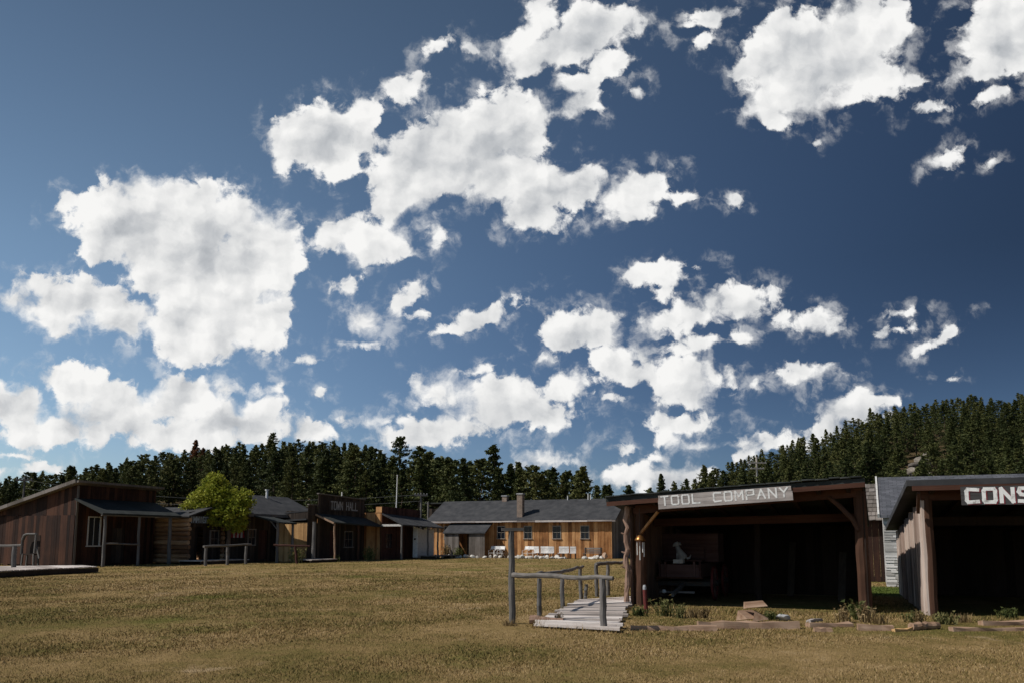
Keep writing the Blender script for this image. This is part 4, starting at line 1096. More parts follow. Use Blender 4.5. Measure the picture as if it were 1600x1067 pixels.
mb = MB(); mb.lathe((0, 0, -.06), [(.13, 0), (.125, .03), (.09, .08), (.05, .13), (.015, .15)], 16); mb.build('bell', M['brass'], ch, True)
for k, (dx, l) in enumerate(((-.07, .3), (0, .42), (.06, .24), (.1, .34))):
    mb = MB(); mb.tube([(dx, (k % 2) * .05, -.1), (dx, (k % 2) * .05, -.1 - l)], .012, 7); mb.build('tube', M['metal_pale'], ch)
mb = MB(); mb.tube([(0, 0, .08), (0, 0, .72)], .006, 5); mb.build('cord', M['iron'], ch)
# things at the back of the shed
for i, (x, y, l, lab) in enumerate(((3.2, 5.5, 1.5, 'dim long plank leaning on the back wall of the wagon shed behind its middle post'), (4.6, 3.6, 1.25, 'dim short plank leaning in the right corner of the wagon shed'))):
    mb = MB(); mb.beam((0, -.3, 0), (.08, .1, l), .18, .03, up=(0, 1, 0)); o = mb.build('leaning_plank', M['dark_boards']); p = P1 + U2 * x + U1 * y; o.location = p; o.rotation_euler = (0, 0, D23); tag(o, lab, 'plank')

# ---- 12. timbers, split wood and blocks lying along the shed fronts
def lying(name, px0, py0, px1, py1, w, h, mat, label, cat, ends=0, round_=False, z=0):
    a, b_ = gnd(px0, py0), gnd(px1, py1)
    mb = MB(); d = b_ - a
    if round_: mb.log((0, 0, h / 2 + z), tuple(d + Vector((0, 0, h / 2 + z))), w / 2, w / 2 * .85, n=10, seg=7, bend=.02)
    else:
        n = max(3, int(d.length / .22)); e = d.normalized(); sd2 = Vector((-e.y, e.x, 0)); ring = []
        for i in range(n + 1):
            c_ = d * (i / n) + Vector((0, 0, z)); k_ = lambda: random.uniform(-.02, .02)
            ring += [c_ - sd2 * (w / 2 + k_()) + Vector((0, 0, -.02)), c_ + sd2 * (w / 2 + k_()) + Vector((0, 0, -.02)), c_ + sd2 * (w / 2 + k_() - .015) + Vector((0, 0, h + k_())), c_ - sd2 * (w / 2 + k_() - .015) + Vector((0, 0, h + k_()))]
        fs = [(3, 2, 1, 0), tuple(4 * n + q for q in (0, 1, 2, 3))]
        for i in range(n):
            for q in range(4): fs.append((4 * i + q, 4 * i + (q + 1) % 4, 4 * i + 4 + (q + 1) % 4, 4 * i + 4 + q))
        mb.add(ring, fs)
    o = mb.build(name, M[mat]); o.location = a
    return tag(o, label, cat)
lying('long_timber', 985, 983, 1120, 984, .15, .07, 'timber', 'long squared grey-tan timber lying before the wagon, partly in the grass', 'timber')
lying('long_timber', 1090, 980.5, 1248, 981, .18, .12, 'timber', 'thick pale squared timber with a cut end facing right, before the open shed', 'timber')
lying('flat_plank', 1262, 979, 1330, 978, .22, .07, 'timber', 'flat reddish plank lying just right of the thick pale timber', 'plank')
lying('wood_block', 1272, 986.5, 1300, 986.5, .1, .07, 'timber', 'small pale pink block in front of the reddish flat plank', 'block')
lying('timber_piece', 1340, 984.5, 1396, 985.5, .13, .10, 'dull_white' if 0 else 'timber', 'short squared pale block lying between the two sheds', 'block')
lying('wood_scrap', 1396, 987, 1425, 985.5, .09, .06, 'tan_boards', 'small orange scrap of wood between the two sheds', 'scrap')
lying('round_log', 1424, 985, 1466, 983, .15, .14, 'timber', 'short round reddish log before the left post of the CONS shed', 'log', round_=True)
lying('long_beam', 1486, 986.5, 1640, 984.5, .15, .07, 'timber', 'long low brown beam lying before the CONS shed', 'beam')
lying('top_plank', 1532, 977, 1640, 976, .18, .09, 'timber', 'pale plank lying behind the long beam before the CONS shed', 'plank')
def split_wood(px, py, l, r, rz, z, label, tl=0):
    p = gnd(px, py); mb = MB(); sec = [(-r, 0), (r * .8, -r * .3), (r * .5, r * .9)]
    pts = [(-l / 2, y, h + r * .3) for y, h in sec] + [(l / 2, y, h + r * .3) for y, h in sec]
    mb.add(pts, [(0, 1, 2), (5, 4, 3), (0, 3, 4, 1), (1, 4, 5, 2), (2, 5, 3, 0)])
    o = mb.build('split_wood', M['timber']); o.location = (p.x, p.y, z); o.rotation_euler = (0, tl, rz); tag(o, label, 'firewood', 'split firewood stacked by the thick timber')
split_wood(1170, 972, .42, .16, .6, .04, 'big split log at the lower left of the little firewood heap'); split_wood(1187, 973, .34, .16, 1.3, .04, 'upright-looking split log at the lower right of the little firewood heap')
split_wood(1172, 965, .3, .1, .2, .0, 'dark split log at the back bottom of the little firewood heap')
split_wood(1181, 972, .42, .11, .3, .27, 'pale split log on top of the little firewood heap', -.05)
p = gnd(1222, 968); stone('flat_stone', (p.x, p.y, .06), .2, .16, .08, 5, 'stone_grey', 'flat grey stone behind the right end of the thick pale timber', 'stone')
lying('thin_board', 1263, 971, 1282, 969, .12, .04, 'sign_board', 'small thin grey board at the mouth of the wagon shed', 'board')

# ---- 13. the CONS shed at the right edge
P2 = Vector((8.62, 18.0, 0)); L2s, D2 = 6.0, 7.4
DS2 = R(-20.4)
S2 = root('sign_shed', 'open-fronted dark shed at the right edge with rough bark slab side wall', 'shed', P2, DS2)
mb = MB(); boards(mb, D2, lambda x: 1.80 + x * .085 + random.uniform(-.10, .02), w=.17, T=wnear(D2), jit=.05, th=.06, gap=.004); mb.build('side_wall', M['slab_bark'], S2)
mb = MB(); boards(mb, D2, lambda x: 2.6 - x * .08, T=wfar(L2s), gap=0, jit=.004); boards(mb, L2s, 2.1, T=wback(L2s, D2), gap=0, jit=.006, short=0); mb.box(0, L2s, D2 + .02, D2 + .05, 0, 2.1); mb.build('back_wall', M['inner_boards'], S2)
mb = MB(); mb.slab([(-.3, -.5, 2.80), (L2s + .3, -.5, 2.84), (L2s + .3, D2 + .3, 1.98), (-.3, D2 + .3, 1.96)], .12); mb.build('roof', M['tar_roof'], S2)
mb = MB(); mb.slab([(-.2, -.525, 2.68), (L2s + .3, -.525, 2.70), (L2s + .3, -.48, 2.70), (-.2, -.48, 2.68)], .1); mb.build('fascia', M['beam'], S2)
post(.12, .1, .2, 2.5, 'brown_post', S2); post(L2s - .15, .1, .24, 2.5, 'brown_post', S2)
mb = MB(); mb.beam((.0, .1, 2.5), (L2s, .1, 2.52), .16, .2); mb.build('header', M['beam'], S2)
mb = MB(); mb.beam((.0, 2.2, 2.0), (L2s, 2.2, 2.0), .16, .2); mb.build('tie_beam', M['inner_boards'], S2)
mb = MB(); mb.beam((-.08, -.1, 2.15), (-.08, -.46, 2.55), .06, .09, up=(0, 1, 0)); mb.build('brace', M['brown_post'], S2)
mb = MB()
for i in range(9): x = .2 + i * .68; mb.beam((x, -.45, 2.62), (x, D2, 1.86), .08, .1)
mb.build('rafter', M['inner_boards'], S2)
Pq = P2 - U1 * .56; sA = oncross(1506, Pq); qA = Pq + U2 * sA
cs = root('painted_sign', 'dark sign board with big white red-shaded letters reading CONS at the right edge', 'sign', (qA.x, qA.y, at(1506, 788.5, qA.y).z), D23)
mb = MB(); mb.box(0, 2.6, 0, .03, 0, .19); mb.box(0, 2.6, .002, .03, .195, .37); mb.build('board', M['sign_dark'], cs)
lettering(cs, 'CONS', .1, .055, .2, .26, .305, 'letter_shadow', .075, y=-.004, name='letter_shade', dx=.022, dz=-.012)
lettering(cs, 'CONS', .1, .055, .2, .26, .305, 'letter_white', .07, y=-.009)

# ---- 14. shingled cabin and board outbuilding between the sheds
PG = Vector((12.65, 29.2, 0)); LG, DG = 5.0, 4.0
G = root('shingled_cabin', 'pale grey shingle-sided cabin with a slate-coloured roof seen between the two sheds', 'cabin', PG, D23)
M['shake'] = wood('shake', [(.16, .145, .135), (.42, .40, .38), (.72, .69, .67)], 'x', bump=.8)
mb = MB()
z = 0.
while z < 2.36:
    h = random.uniform(.07, .11); x = 0.
    while x < LG:
        w_ = random.uniform(.15, .45); x1 = min(x + w_, LG); y = -random.uniform(.01, .04)
        mb.hexa([(x, y - .012, z), (x1 - .004, y - .012, z), (x1 - .004, .05, z), (x, .05, z)], [(x, y, z + h - .004), (x1 - .004, y, z + h - .004), (x1 - .004, .05, z + h - .004), (x, .05, z + h - .004)])
        x = x1
    z += h
boards(mb, DG, lambda x: 2.4 + 1.3 * x / DG * 0 + 1.3 * (1 - x / DG), T=wnear(DG), vert=True); mb.build('wall', M['shake'], G)
mb = MB(); mb.slab([(-.1, -.2, 2.4), (LG, -.2, 2.4), (LG, DG, 3.95), (-.1, DG, 3.95)], .1); mb.build('roof', M['slate'], G)
mb = MB(); mb.beam((-.14, -.22, 2.37), (-.14, DG, 3.93), .06, .14); mb.build('rake_board', M['dull_white'], G)
PJ = PG + U2 * -3.4 + U1 * 3.2
Jb = root('board_outbuilding', 'reddish vertical-board outbuilding with ragged shake roof behind the gap of the sheds', 'outbuilding', PJ, D23)
mb = MB(); boards(mb, 3.9, 2.3, w=.2, T=wfront(4), jit=.03); boards(mb, 3, 2.3, T=wfar(3.92)); mb.build('wall', M['brown_boards'], Jb)
mb = MB()
for r_ in range(9):
    x = -.3
    while x < 3.75:
        w_ = random.uniform(.1, .25); y = -.35 + r_ * .38; zz = 2.25 + r_ * .17
        mb.hexa([(x, y, zz + .03), (x + w_, y, zz + .03 + random.uniform(0, .03)), (x + w_, y + .5, zz + .21), (x, y + .5, zz + .21)], [(x, y, zz + .06), (x + w_, y, zz + .07), (x + w_, y + .5, zz + .235), (x, y + .5, zz + .235)])
        x += w_ + .01
mb.build('roof', M['grey_boards'], Jb)

# ---- 15. utility poles and wires
def upole(px, pytop, Y, arms, label, r=.13, mat='grey_post'):
    t = at(px, pytop, Y); h0 = H(t.x, Y) - .2
    u_ = root('utility_pole', label, 'utility pole', (t.x, Y, h0), .12)
    hh = t.z - h0
    mb = MB(); mb.log((0, 0, 0), (0, 0, hh), r * 1.2, r * .85, n=9, seg=5, bend=.02); mb.build('pole', M[mat], u_)
    for dz, l in arms:
        mb = MB(); mb.beam((-l, -r - .05, hh - dz), (l, -r - .05, hh - dz), .16, .2); a = mb.build('crossarm', M[mat], u_)
        mb = MB()
        for x in (-l * .9, -l * .45, l * .45, l * .9): mb.lathe((x, -r - .05, hh - dz + .065), [(.03, 0), (.05, .05), (.05, .12), (.02, .16)], 8)
        mb.build('insulators', M['stone_grey'], a)
    return u_, t
u1, t1 = upole(39, 744, 112, [(.45, 1.05)], 'dark wooden utility pole with one crossarm above the brown shed roof at left')
M['pale_pole'] = wood('pale_pole', [(.25, .2, .16), (.42, .36, .3), (.55, .5, .44)])
u2, t2 = upole(1182, 713, 135, [(1.0, 1.5), (1.9, 1.1)], 'pale utility pole with two crossarms rising above the wagon shed roof', .16, 'pale_pole')
u3, t3 = upole(658, 769, 92, [(.3, .7)], 'thin dark utility pole between the red store and the long building')
def wire(a, b_, sag, label):
    mb = MB(); a, b_ = Vector(a), Vector(b_)
    pts = [a.lerp(b_, i / 24) - Vector((0, 0, sag * 4 * (i / 24) * (1 - i / 24))) for i in range(25)]
    mb.tube(pts, .014, 5); o = mb.build('overhead_wire', M['wire']); tag(o, label, 'wire')
wire((t1.x, 112, t1.z - .4), (t3.x, 92, t3.z - .2), 1.5, 'upper thin wire strung from the left pole toward the pole by the long building')
wire((t1.x, 112, t1.z - 1.5), (t3.x, 92, t3.z - .9), 1.4, 'lower thin wire strung from the left pole toward the pole by the long building')
#@@PLANTS
# ------------------------------------------------------------------ foliage materials
def leafmat(name, cols, trans=0.25, patch=0.35):
    m, nt, b = newmat(name)
    at_ = nd(nt, 'ShaderNodeAttribute'); at_.attribute_name = 'tone'
    oi = nd(nt, 'ShaderNodeObjectInfo'); tc = nd(nt, 'ShaderNodeTexCoord')
    n = noise(nt, tc.outputs['Object'], patch, 3, 0.5).outputs['Fac']
    f = mth(nt, 'ADD', mth(nt, 'MULTIPLY', at_.outputs['Fac'], 0.42), mth(nt, 'MULTIPLY', oi.outputs['Random'], 0.4))
    f = mth(nt, 'ADD', f, mth(nt, 'MULTIPLY', n, 0.35))
    c = ramp(nt, f, [(0.15 + .75 * i / (len(cols) - 1), cols[i]) for i in range(len(cols))])
    lk(nt, c, b.inputs['Base Color']); b.inputs['Roughness'].default_value = .7; b.inputs['Specular IOR Level'].default_value = .2
    if trans:
        tr = nd(nt, 'ShaderNodeBsdfTranslucent'); lk(nt, c, tr.inputs[0])
        mx = nd(nt, 'ShaderNodeMixShader'); mx.inputs[0].default_value = trans
        lk(nt, b.outputs[0], mx.inputs[1]); lk(nt, tr.outputs[0], mx.inputs[2]); lk(nt, mx.outputs[0], nt.nodes['Material Output'].inputs[0])
    return m
M['needles'] = leafmat('needles', [(.022, .030, .011), (.046, .058, .018), (.080, .090, .027), (.125, .122, .038)], .12)
M['needles_rust'] = leafmat('needles_rust', [(.07, .03, .014), (.14, .055, .022), (.2, .085, .04)], .12)
M['leaves'] = leafmat('leaves', [(.06, .095, .012), (.16, .21, .02), (.29, .31, .035), (.40, .37, .06)], .3)
M['weed'] = leafmat('weed', [(.05, .07, .02), (.12, .13, .04), (.22, .19, .08)], .25, 3)
M['dry_weed'] = leafmat('dry_weed', [(.10, .07, .03), (.22, .15, .07), (.34, .25, .13)], .25, 3)
M['pine_bark'] = rough('pine_bark', [(.04, .028, .02), (.10, .068, .048), (.17, .12, .09)], 4)

def tris_at(c, rad, n, size, r, flat=0.55):
    """n leaf triangles scattered in blobs centred on rows of c"""
    k = len(c); N = k * n
    cc = np.repeat(c, n, 0) + r.normal(0, 1, (N, 3)) * np.repeat(rad, n)[:, None] * np.array([.55, .55, .4])
    a = r.normal(0, 1, (N, 3)); a[:, 2] *= flat; a /= np.linalg.norm(a, axis=1)[:, None]
    b_ = r.normal(0, 1, (N, 3)); b_[:, 2] *= flat; b_ -= a * (a * b_).sum(1)[:, None]; b_ /= np.linalg.norm(b_, axis=1)[:, None]
    sz = (size * r.uniform(.6, 1.3, N))[:, None]
    v = np.stack([cc - a * sz * .5, cc + a * sz * .5 + b_ * sz * .15, cc + b_ * sz * .75], 1).reshape(-1, 3)
    f = np.arange(N * 3).reshape(-1, 3)
    tone = np.repeat(r.uniform(0, 1, k), n) * .55 + r.uniform(0, 1, N) * .45
    return v, f, tone
def pine_arrays(seed, h=12.0, rad=3.4, nb=116, ncl=6, ntri=8, size=.36, base=.06, shape=0.8, top=1.0):
    r = np.random.default_rng(seed)
    cs, rs = [], []
    for i in range(nb):
        t = base + (1 - base) * ((i + r.uniform(0, 1)) / nb) ** .92
        prof = min(1, (t - base) / .16 + .35) * (1 - t * .985) ** shape * top
        L = rad * prof * (r.uniform(.45, 1.0) if r.uniform() < .8 else r.uniform(1.0, 1.3)) * 1.3 + .10
        az = i * 2.39996 + r.uniform(-.5, .5)
        if r.uniform() < .08: continue
        rise = r.uniform(-.12, .35) * (0.5 + t)
        for q in np.linspace(.3, 1.0, ncl):
            d = L * q
            cs.append((math.cos(az) * d, math.sin(az) * d, t * h + d * rise - .10 * d * d * .3))
            rs.append((.16 + .24 * (1 - t)) * r.uniform(.7, 1.3))
    for q in (.94, .955, .97, .985): cs.append((0, 0, h * q)); rs.append(.5 * (1 - q) * 6 * .5 + .05)
    return tris_at(np.array(cs), np.array(rs), ntri, size, r)
def pine_mesh(seed, mat='needles', **kw):
    v, f, t = pine_arrays(seed, **kw)
    return np_mesh('crown', v, f, M[mat], False, {'tone': t})
def trunk_mesh(h=11.5, r0=.2, seed=0):
    mb = MB(); r = random.Random(seed)
    pts = [(r.uniform(-.08, .08) * i, r.uniform(-.08, .08) * i, h * i / 6 - .4) for i in range(7)]
    mb.tube(pts, [r0 * (1 - .14 * i) for i in range(7)], 7)
    for i in range(7):
        z = h * r.uniform(.2, .8); a = r.uniform(0, 6.3); l = r.uniform(.8, 1.7)
        mb.tube([(0, 0, z), (math.cos(a) * l, math.sin(a) * l, z + l * .15)], [.05, .02], 4)
    me = bpy.data.meshes.new('trunk'); me.from_pydata(mb.v, [], mb.f); me.update(); me.materials.append(M['pine_bark']); return me
CR = [pine_mesh(1), pine_mesh(2, rad=3.0, shape=.95), pine_mesh(3, rad=4.1, shape=.62, base=.1), pine_mesh(4, rad=3.4, shape=1.15, base=.04), pine_mesh(5, rad=3.8, nb=100, shape=.6, base=.12), pine_mesh(6, rad=2.8, shape=.8), pine_mesh(8, rad=3.7, shape=.95, base=.04)]
CR_RUST = pine_mesh(9, 'needles_rust', rad=2.2, shape=.8)
CR_WIDE = pine_mesh(12, rad=3.9, shape=.6, nb=110, base=.1, size=.36)
CR_SPIRE = pine_mesh(14, rad=2.9, shape=.8, nb=100, base=.1)
TR = [trunk_mesh(seed=k) for k in range(3)]
def pine(x, y, h, kind, label, group, ci=None, rz=None, wide=1.0):
    t = bpy.data.objects.new('pine_tree', None); COL.objects.link(t); t.empty_display_size = .5
    t.location = (x, y, H(x, y) - .15); t.rotation_euler = (0, 0, rz if rz is not None else random.uniform(0, 6.28))
    s_ = h / 12.0; t.scale = (s_ * wide, s_ * wide, s_)
    tag(t, label, 'pine tree', group)
    c = bpy.data.objects.new('crown', kind); COL.objects.link(c); c.parent = t
    k = bpy.data.objects.new('trunk', TR[random.randrange(3)]); COL.objects.link(k); k.parent = t
    return t
# ---- singled-out trees
def pine_top(px, pytop, Y, kind, label, wide=1.0):
    p = at(px, pytop, Y); g0 = H(p.x, Y)
    return pine(p.x, Y, p.z - g0 + .15, kind, label, None, wide=wide)
pine_top(306, 688, 176, CR_RUST, 'rust-red dying pine in the ridge wood above the yellow-green tree', .95)
pine_top(318, 700, 168, CR_RUST, 'smaller brownish-red pine just right of the rust-red dying pine', .8)
pine_top(427, 677, 196, CR_WIDE, 'pine with a flat wide crown poking above the ridge wood over the dark cabin roof', .8)
pine_top(626, 684, 150, CR_WIDE, 'broad dark pine bulking highest above the flagpole', .85)
pine_top(771, 697, 108, CR_SPIRE, 'tallest slim pine behind the long building, left of its brick chimney')
pine_top(1033, 741, 170, CR[3], 'small lone pointed pine standing in the gap above the left end of the wagon shed')
pine_top(1100, 727, 190, CR[0], 'pointed pine standing taller than its neighbours left of the pale utility pole')
pine_top(1359, 637, 268, CR_SPIRE, 'thin spiky pine standing out on the skyline of the right-hand hill', .7)
# ---- the woods: candidates, then keep those that show most as single trees
R2 = np.random.default_rng(5)
cand = []
def scatter(x0, x1, y0, y1, sp, test, hr):
    xs = np.arange(x0, x1, sp); ys = np.arange(y0, y1, sp)
    for yy_ in ys:
        for xx_ in xs:
            x, y = xx_ + R2.uniform(-.45, .45) * sp, yy_ + R2.uniform(-.45, .45) * sp
            u = 800 + 1342 * x / y
            if -60 < u < 1660 and test(x, y, u):
                h = hr(u) * R2.uniform(.72, 1.14)
                cap = (841 - np.interp(u, SKX, SKYL) + R2.uniform(-16, 5)) / 1335 * y + 1.6 - H(x, y)   # crowns keep below the wood's outline
                h = min(h, cap)
                if h > 4.0: cand.append((x, y, h))
clear = lambda x, y, u: ((u - 270) / 60) ** 2 + ((y - 118) / 26) ** 2 > 1 and ((u - 415) / 70) ** 2 + ((y - 106) / 10) ** 2 > 1
scatter(-150, -4, 100, 212, 3.9, lambda x, y, u: u < 700 and y > 104 + (8 if u < 450 else 0) and clear(x, y, u), lambda u: 9.3)
scatter(-30, 16, 94, 130, 3.7, lambda x, y, u: 640 < u < 948, lambda u: np.interp(u, [640, 700, 800, 900, 948], [13.0, 11.5, 11.0, 11.0, 10.6]))
scatter(10, 60, 140, 250, 6.4, lambda x, y, u: 945 < u < 1120 and R2.uniform() < .8, lambda u: np.interp(u, [945, 1000, 1050, 1120], [10.5, 9.5, 10, 11]) )
crag = lambda x, y, u: ((u - 1442) / 26) ** 2 + ((y - 168) / 16) ** 2 > 1 and ((u - 1372) / 12) ** 2 + ((y - 150) / 10) ** 2 > 1
scatter(30, 175, 128, 274, 4.7, lambda x, y, u: u > 1085 and crag(x, y, u), lambda u: 8.8)
cand = np.array(cand)
roofx = [-100, 0, 125, 240, 245, 290, 340, 380, 495, 497, 563, 590, 655, 705, 950, 955, 1360, 1375, 1600, 1700]
roofy = [830, 797, 752, 766, 788, 790, 760, 775, 775, 772, 782, 796, 797, 783, 783, 775, 745, 753, 748, 748]
order = np.argsort(cand[:, 1])
GW = np.zeros((200, 880), bool)                 # 2-pixel cells of the view above the roofs
vis = np.zeros(len(cand))
for i in order:
    x, y, h = cand[i]
    g0 = H(x, y); u = 800 + 1342 * x / y
    yt = 841 - 1335 * (g0 + h - 1.6) / y; yb = 841 - 1335 * (g0 + h * .15 - 1.6) / y
    hw = 1342 * (h * .2) / y
    for row in range(max(int((yt - 540) / 2), 0), min(int((yb - 540) / 2), 199)):
        f = (row * 2 + 540 - yt) / max(yb - yt, 1)
        w_ = hw * min(1, .15 + f * 1.3)
        a, c = int((u - w_ + 80) / 2), int((u + w_ + 80) / 2)
        a, c = max(a, 0), min(c, 879)
        if c <= a: continue
        seg = GW[row, a:c + 1]
        if row * 2 + 540 < np.interp(u, roofx, roofy): vis[i] += (~seg).sum()
        seg[:] = True
keep = np.argsort(-vis)
keep = [i for i in keep if vis[i] > 8]
NT = 272
for n_, i in enumerate(keep[:NT]):
    x, y, h = cand[i]; u = 800 + 1342 * x / y
    if u < 690: lab, gp = 'dark pine in the dense ridge wood rising behind the left-hand row of cabins', 'pines in the ridge wood at left'
    elif u < 950 and y < 130: lab, gp = 'dark pine in the tall belt of trees right behind the long building', 'pines behind the long building'
    elif u < 1085: lab, gp = 'small distant pine in the low gap between the two wooded hills', 'pines in the gap between the hills'
    else: lab, gp = 'dark green pine on the steep wooded hill behind the open sheds', 'pines on the right-hand hill'
    pine(x, y, h, CR[R2.integers(len(CR))], lab, gp, wide=R2.uniform(.9, 1.2))
rest = keep[NT:NT + 760]
vv, ff, tt, off_ = [], [], [], 0
low = [pine_arrays(30 + k, nb=60, ncl=4, ntri=5, size=.6, rad=3.4, shape=.8) for k in range(4)]
for i in rest:
    x, y, h = cand[i]; v, f, t = low[R2.integers(4)]
    a = R2.uniform(0, 6.28); s_ = h / 12
    rot = np.array([[math.cos(a), -math.sin(a), 0], [math.sin(a), math.cos(a), 0], [0, 0, 1]])
    vv.append(v @ rot.T * s_ + np.array([x, y, H(x, y) - .15])); ff.append(f + off_); tt.append(t); off_ += len(v)
if vv:
    o = bpy.data.objects.new('forest', np_mesh('forest', np.concatenate(vv), np.concatenate(ff), M['needles'], False, {'tone': np.concatenate(tt)}))
    COL.objects.link(o); tag(o, 'dense mass of dark pines filling the wooded hills between the nearer trees', 'forest', None, 'stuff')
print('TREES', len(cand), len(keep), len(rest))
# rocks on the right-hand hill
for k, (px, py, Y, sx_, sz_, lab) in enumerate([(1438, 722, 158, 2.6, 1.6, 'largest pale rock outcrop among the pines on the right-hand hill'), (1447, 742, 150, 2.2, 1.3, 'pale rock below the largest outcrop on the right-hand hill'), (1425, 735, 152, 1.6, 1.0, 'small pale rock left of the outcrop on the right-hand hill'), (1448, 712, 163, 1.5, 1.1, 'small pale rock topping the outcrop on the right-hand hill')]):
    p = at(px, py, Y); g0 = H(p.x, Y)
    mb = MB(); mb.rock((0, 0, 0), sx_ * .55, 1.2, sz_ * .7, 50 + k); mb.rock((sx_ * .5, -.3, -.5), sx_ * .4, 1.0, sz_ * .5, 60 + k); mb.rock((-sx_ * .5, -.2, -.7), sx_ * .45, 1.0, sz_ * .45, 70 + k); mb.rock((.1, -.6, -1.0), sx_ * .5, .9, sz_ * .5, 80 + k)
    o = mb.build('rock_outcrop', M['outcrop']); o.location = (p.x, Y, max(p.z, g0 + .2)); tag(o, lab, 'rock')

# ---- yellow-green broadleaf tree between cabin and dark building
def broadleaf(seed, blobs, nleaf, size):
    r = np.random.default_rng(seed); cs, rs = [], []
    for x, y, z, R0, n in blobs:
        d = r.normal(0, 1, (n, 3)); d /= np.linalg.norm(d, axis=1)[:, None]
        q = R0 * r.uniform(.35, 1.05, n) ** .6
        cs.append(np.array([x, y, z]) + d * q[:, None] * np.array([1, 1, .9])); rs.append(np.full(n, .22))
    return tris_at(np.concatenate(cs), np.concatenate(rs), nleaf, size, r, .8)
tp = at(356, 830, 57.3)
gt = root('leafy_tree', 'yellow-green leafy tree standing between the log cabin and the dark cabin', 'tree', (tp.x, tp.y, 0))
v, f, t = broadleaf(3, [(-.9, 0, 4.6, 1.15, 150), (-2.1, 0, 3.8, .95, 100), (-.6, .2, 3.8, 1.25, 150), (.75, 0, 4.2, .85, 90), (.6, -.3, 3.4, .9, 110), (-1.0, 0, 5.5, .55, 50), (.5, .1, 2.7, .7, 70), (-1.7, 0, 3.4, .6, 50), (-.4, -.2, 3.1, .9, 90)], 22, .17)
c = bpy.data.objects.new('crown', np_mesh('crown', v, f, M['leaves'], False, {'tone': t})); COL.objects.link(c); c.parent = gt
mb = MB(); mb.log((0, 0, -.1), (.1, 0, 2.4), .17, .12); mb.tube([(.1, 0, 2.3), (-.6, 0, 3.4), (-.9, .1, 5.2)], [.1, .07, .03], 8); mb.tube([(.1, 0, 2.2), (.5, 0, 3.1), (.8, .1, 4.2)], [.1, .06, .03], 8); mb.tube([(0, 0, 2.2), (-1.1, .1, 3.0), (-2.0, 0, 3.8)], [.08, .05, .02], 8)
mb.build('trunk', M['pine_bark'], gt)

# ---- weeds at the shed fronts and by the buildings
def weed_mesh(seed, h, n, spread, mat, leafy=True):
    r = np.random.default_rng(seed); v, f, t = [], [], []
    for i in range(n):
        a = r.uniform(0, 6.28); q = r.uniform(0, spread); bx_, by_ = math.cos(a) * q, math.sin(a) * q
        hh = h * r.uniform(.5, 1.1); lx, ly = r.normal(0, .22, 2) * hh
        sd_ = r.uniform(0, 6.28); w_ = .008 + .006 * r.uniform(); dx, dy = math.cos(sd_) * w_, math.sin(sd_) * w_
        k = len(v)
        v += [(bx_ - dx, by_ - dy, 0), (bx_ + dx, by_ + dy, 0), (bx_ + lx * .5 + dx * .8, by_ + ly * .5 + dy * .8, hh * .6), (bx_ + lx * .5 - dx * .8, by_ + ly * .5 - dy * .8, hh * .6), (bx_ + lx, by_ + ly, hh)]
        f += [(k, k + 1, k + 2), (k, k + 2, k + 3), (k + 3, k + 2, k + 4)]; tn = r.uniform(); t += [tn] * 3
        if leafy:
            for j in range(5):
                u_ = r.uniform(.25, 1); c_ = np.array([bx_ + lx * u_ * .9, by_ + ly * u_ * .9, hh * u_]); d = r.normal(0, 1, 3); d /= np.linalg.norm(d); e = r.normal(0, 1, 3) * .018
                k = len(v); L_ = r.uniform(.03, .075); v += [tuple(c_ - e), tuple(c_ + e), tuple(c_ + d * L_)]; f.append((k, k + 1, k + 2)); t.append(r.uniform())
    return np_mesh('weed', np.array(v), np.array(f), M[mat], False, {'tone': np.array(t)})
WM = [weed_mesh(1, .42, 46, .16, 'weed'), weed_mesh(2, .30, 60, .2, 'weed'), weed_mesh(3, .45, 40, .16, 'dry_weed'), weed_mesh(4, .26, 70, .25, 'dry_weed', False)]
wl = [(1038, 962, 0, 1.25, 'leafy green weed standing before the left front wheel of the wagon'), (1060, 965, 0, 1.0, 'taller green weed before the middle of the wagon'), (1080, 964, 3, 1.2, 'dry tuft before the wagon tongue'), (1100, 965, 2, .8, 'dry weed at the right front wheel of the wagon'), (1000, 962, 1, 1.0, 'low green weed at the foot of the left post of the wagon shed'), (1206, 968, 1, .9, 'green weed beside the flat grey stone'), (1318, 972, 2, 1.1, 'dry weed left of the right post of the wagon shed'), (1342, 968, 0, 1.35, 'bushy weed at the foot of the right post of the wagon shed'), (1352, 972, 2, 1.2, 'dry weed right of the wagon shed right post'), (1368, 974, 3, 1.2, 'dry tuft in the gap between the sheds'), (1437, 974, 2, .9, 'dry yellow weed at the left post of the CONS shed'), (1428, 972, 1, 1.1, 'green weed before the bark side wall of the CONS shed'), (1478, 976, 1, 1.2, 'green weed left of the long low beam'), (1575, 966, 1, 1.1, 'green weed in the mouth of the CONS shed'), (1500, 972, 3, 1.1, 'dry tuft in the mouth of the CONS shed'), (852, 976, 3, .9, 'dry tuft at the left front corner of the boardwalk'), (798, 978, 3, .8, 'dry tuft at the foot of the tall T-topped post'), (874, 974, 2, .7, 'dry weed at the front edge of the boardwalk')]
for px, py, k, s_, lab in wl:
    p = gnd(px, py); o = bpy.data.objects.new('weed', WM[k]); COL.objects.link(o); o.location = (p.x, p.y, 0); o.scale = (s_ * .8, s_ * .8, s_ * .66); o.rotation_euler = (0, 0, random.uniform(0, 6)); tag(o, lab, 'weed', None)
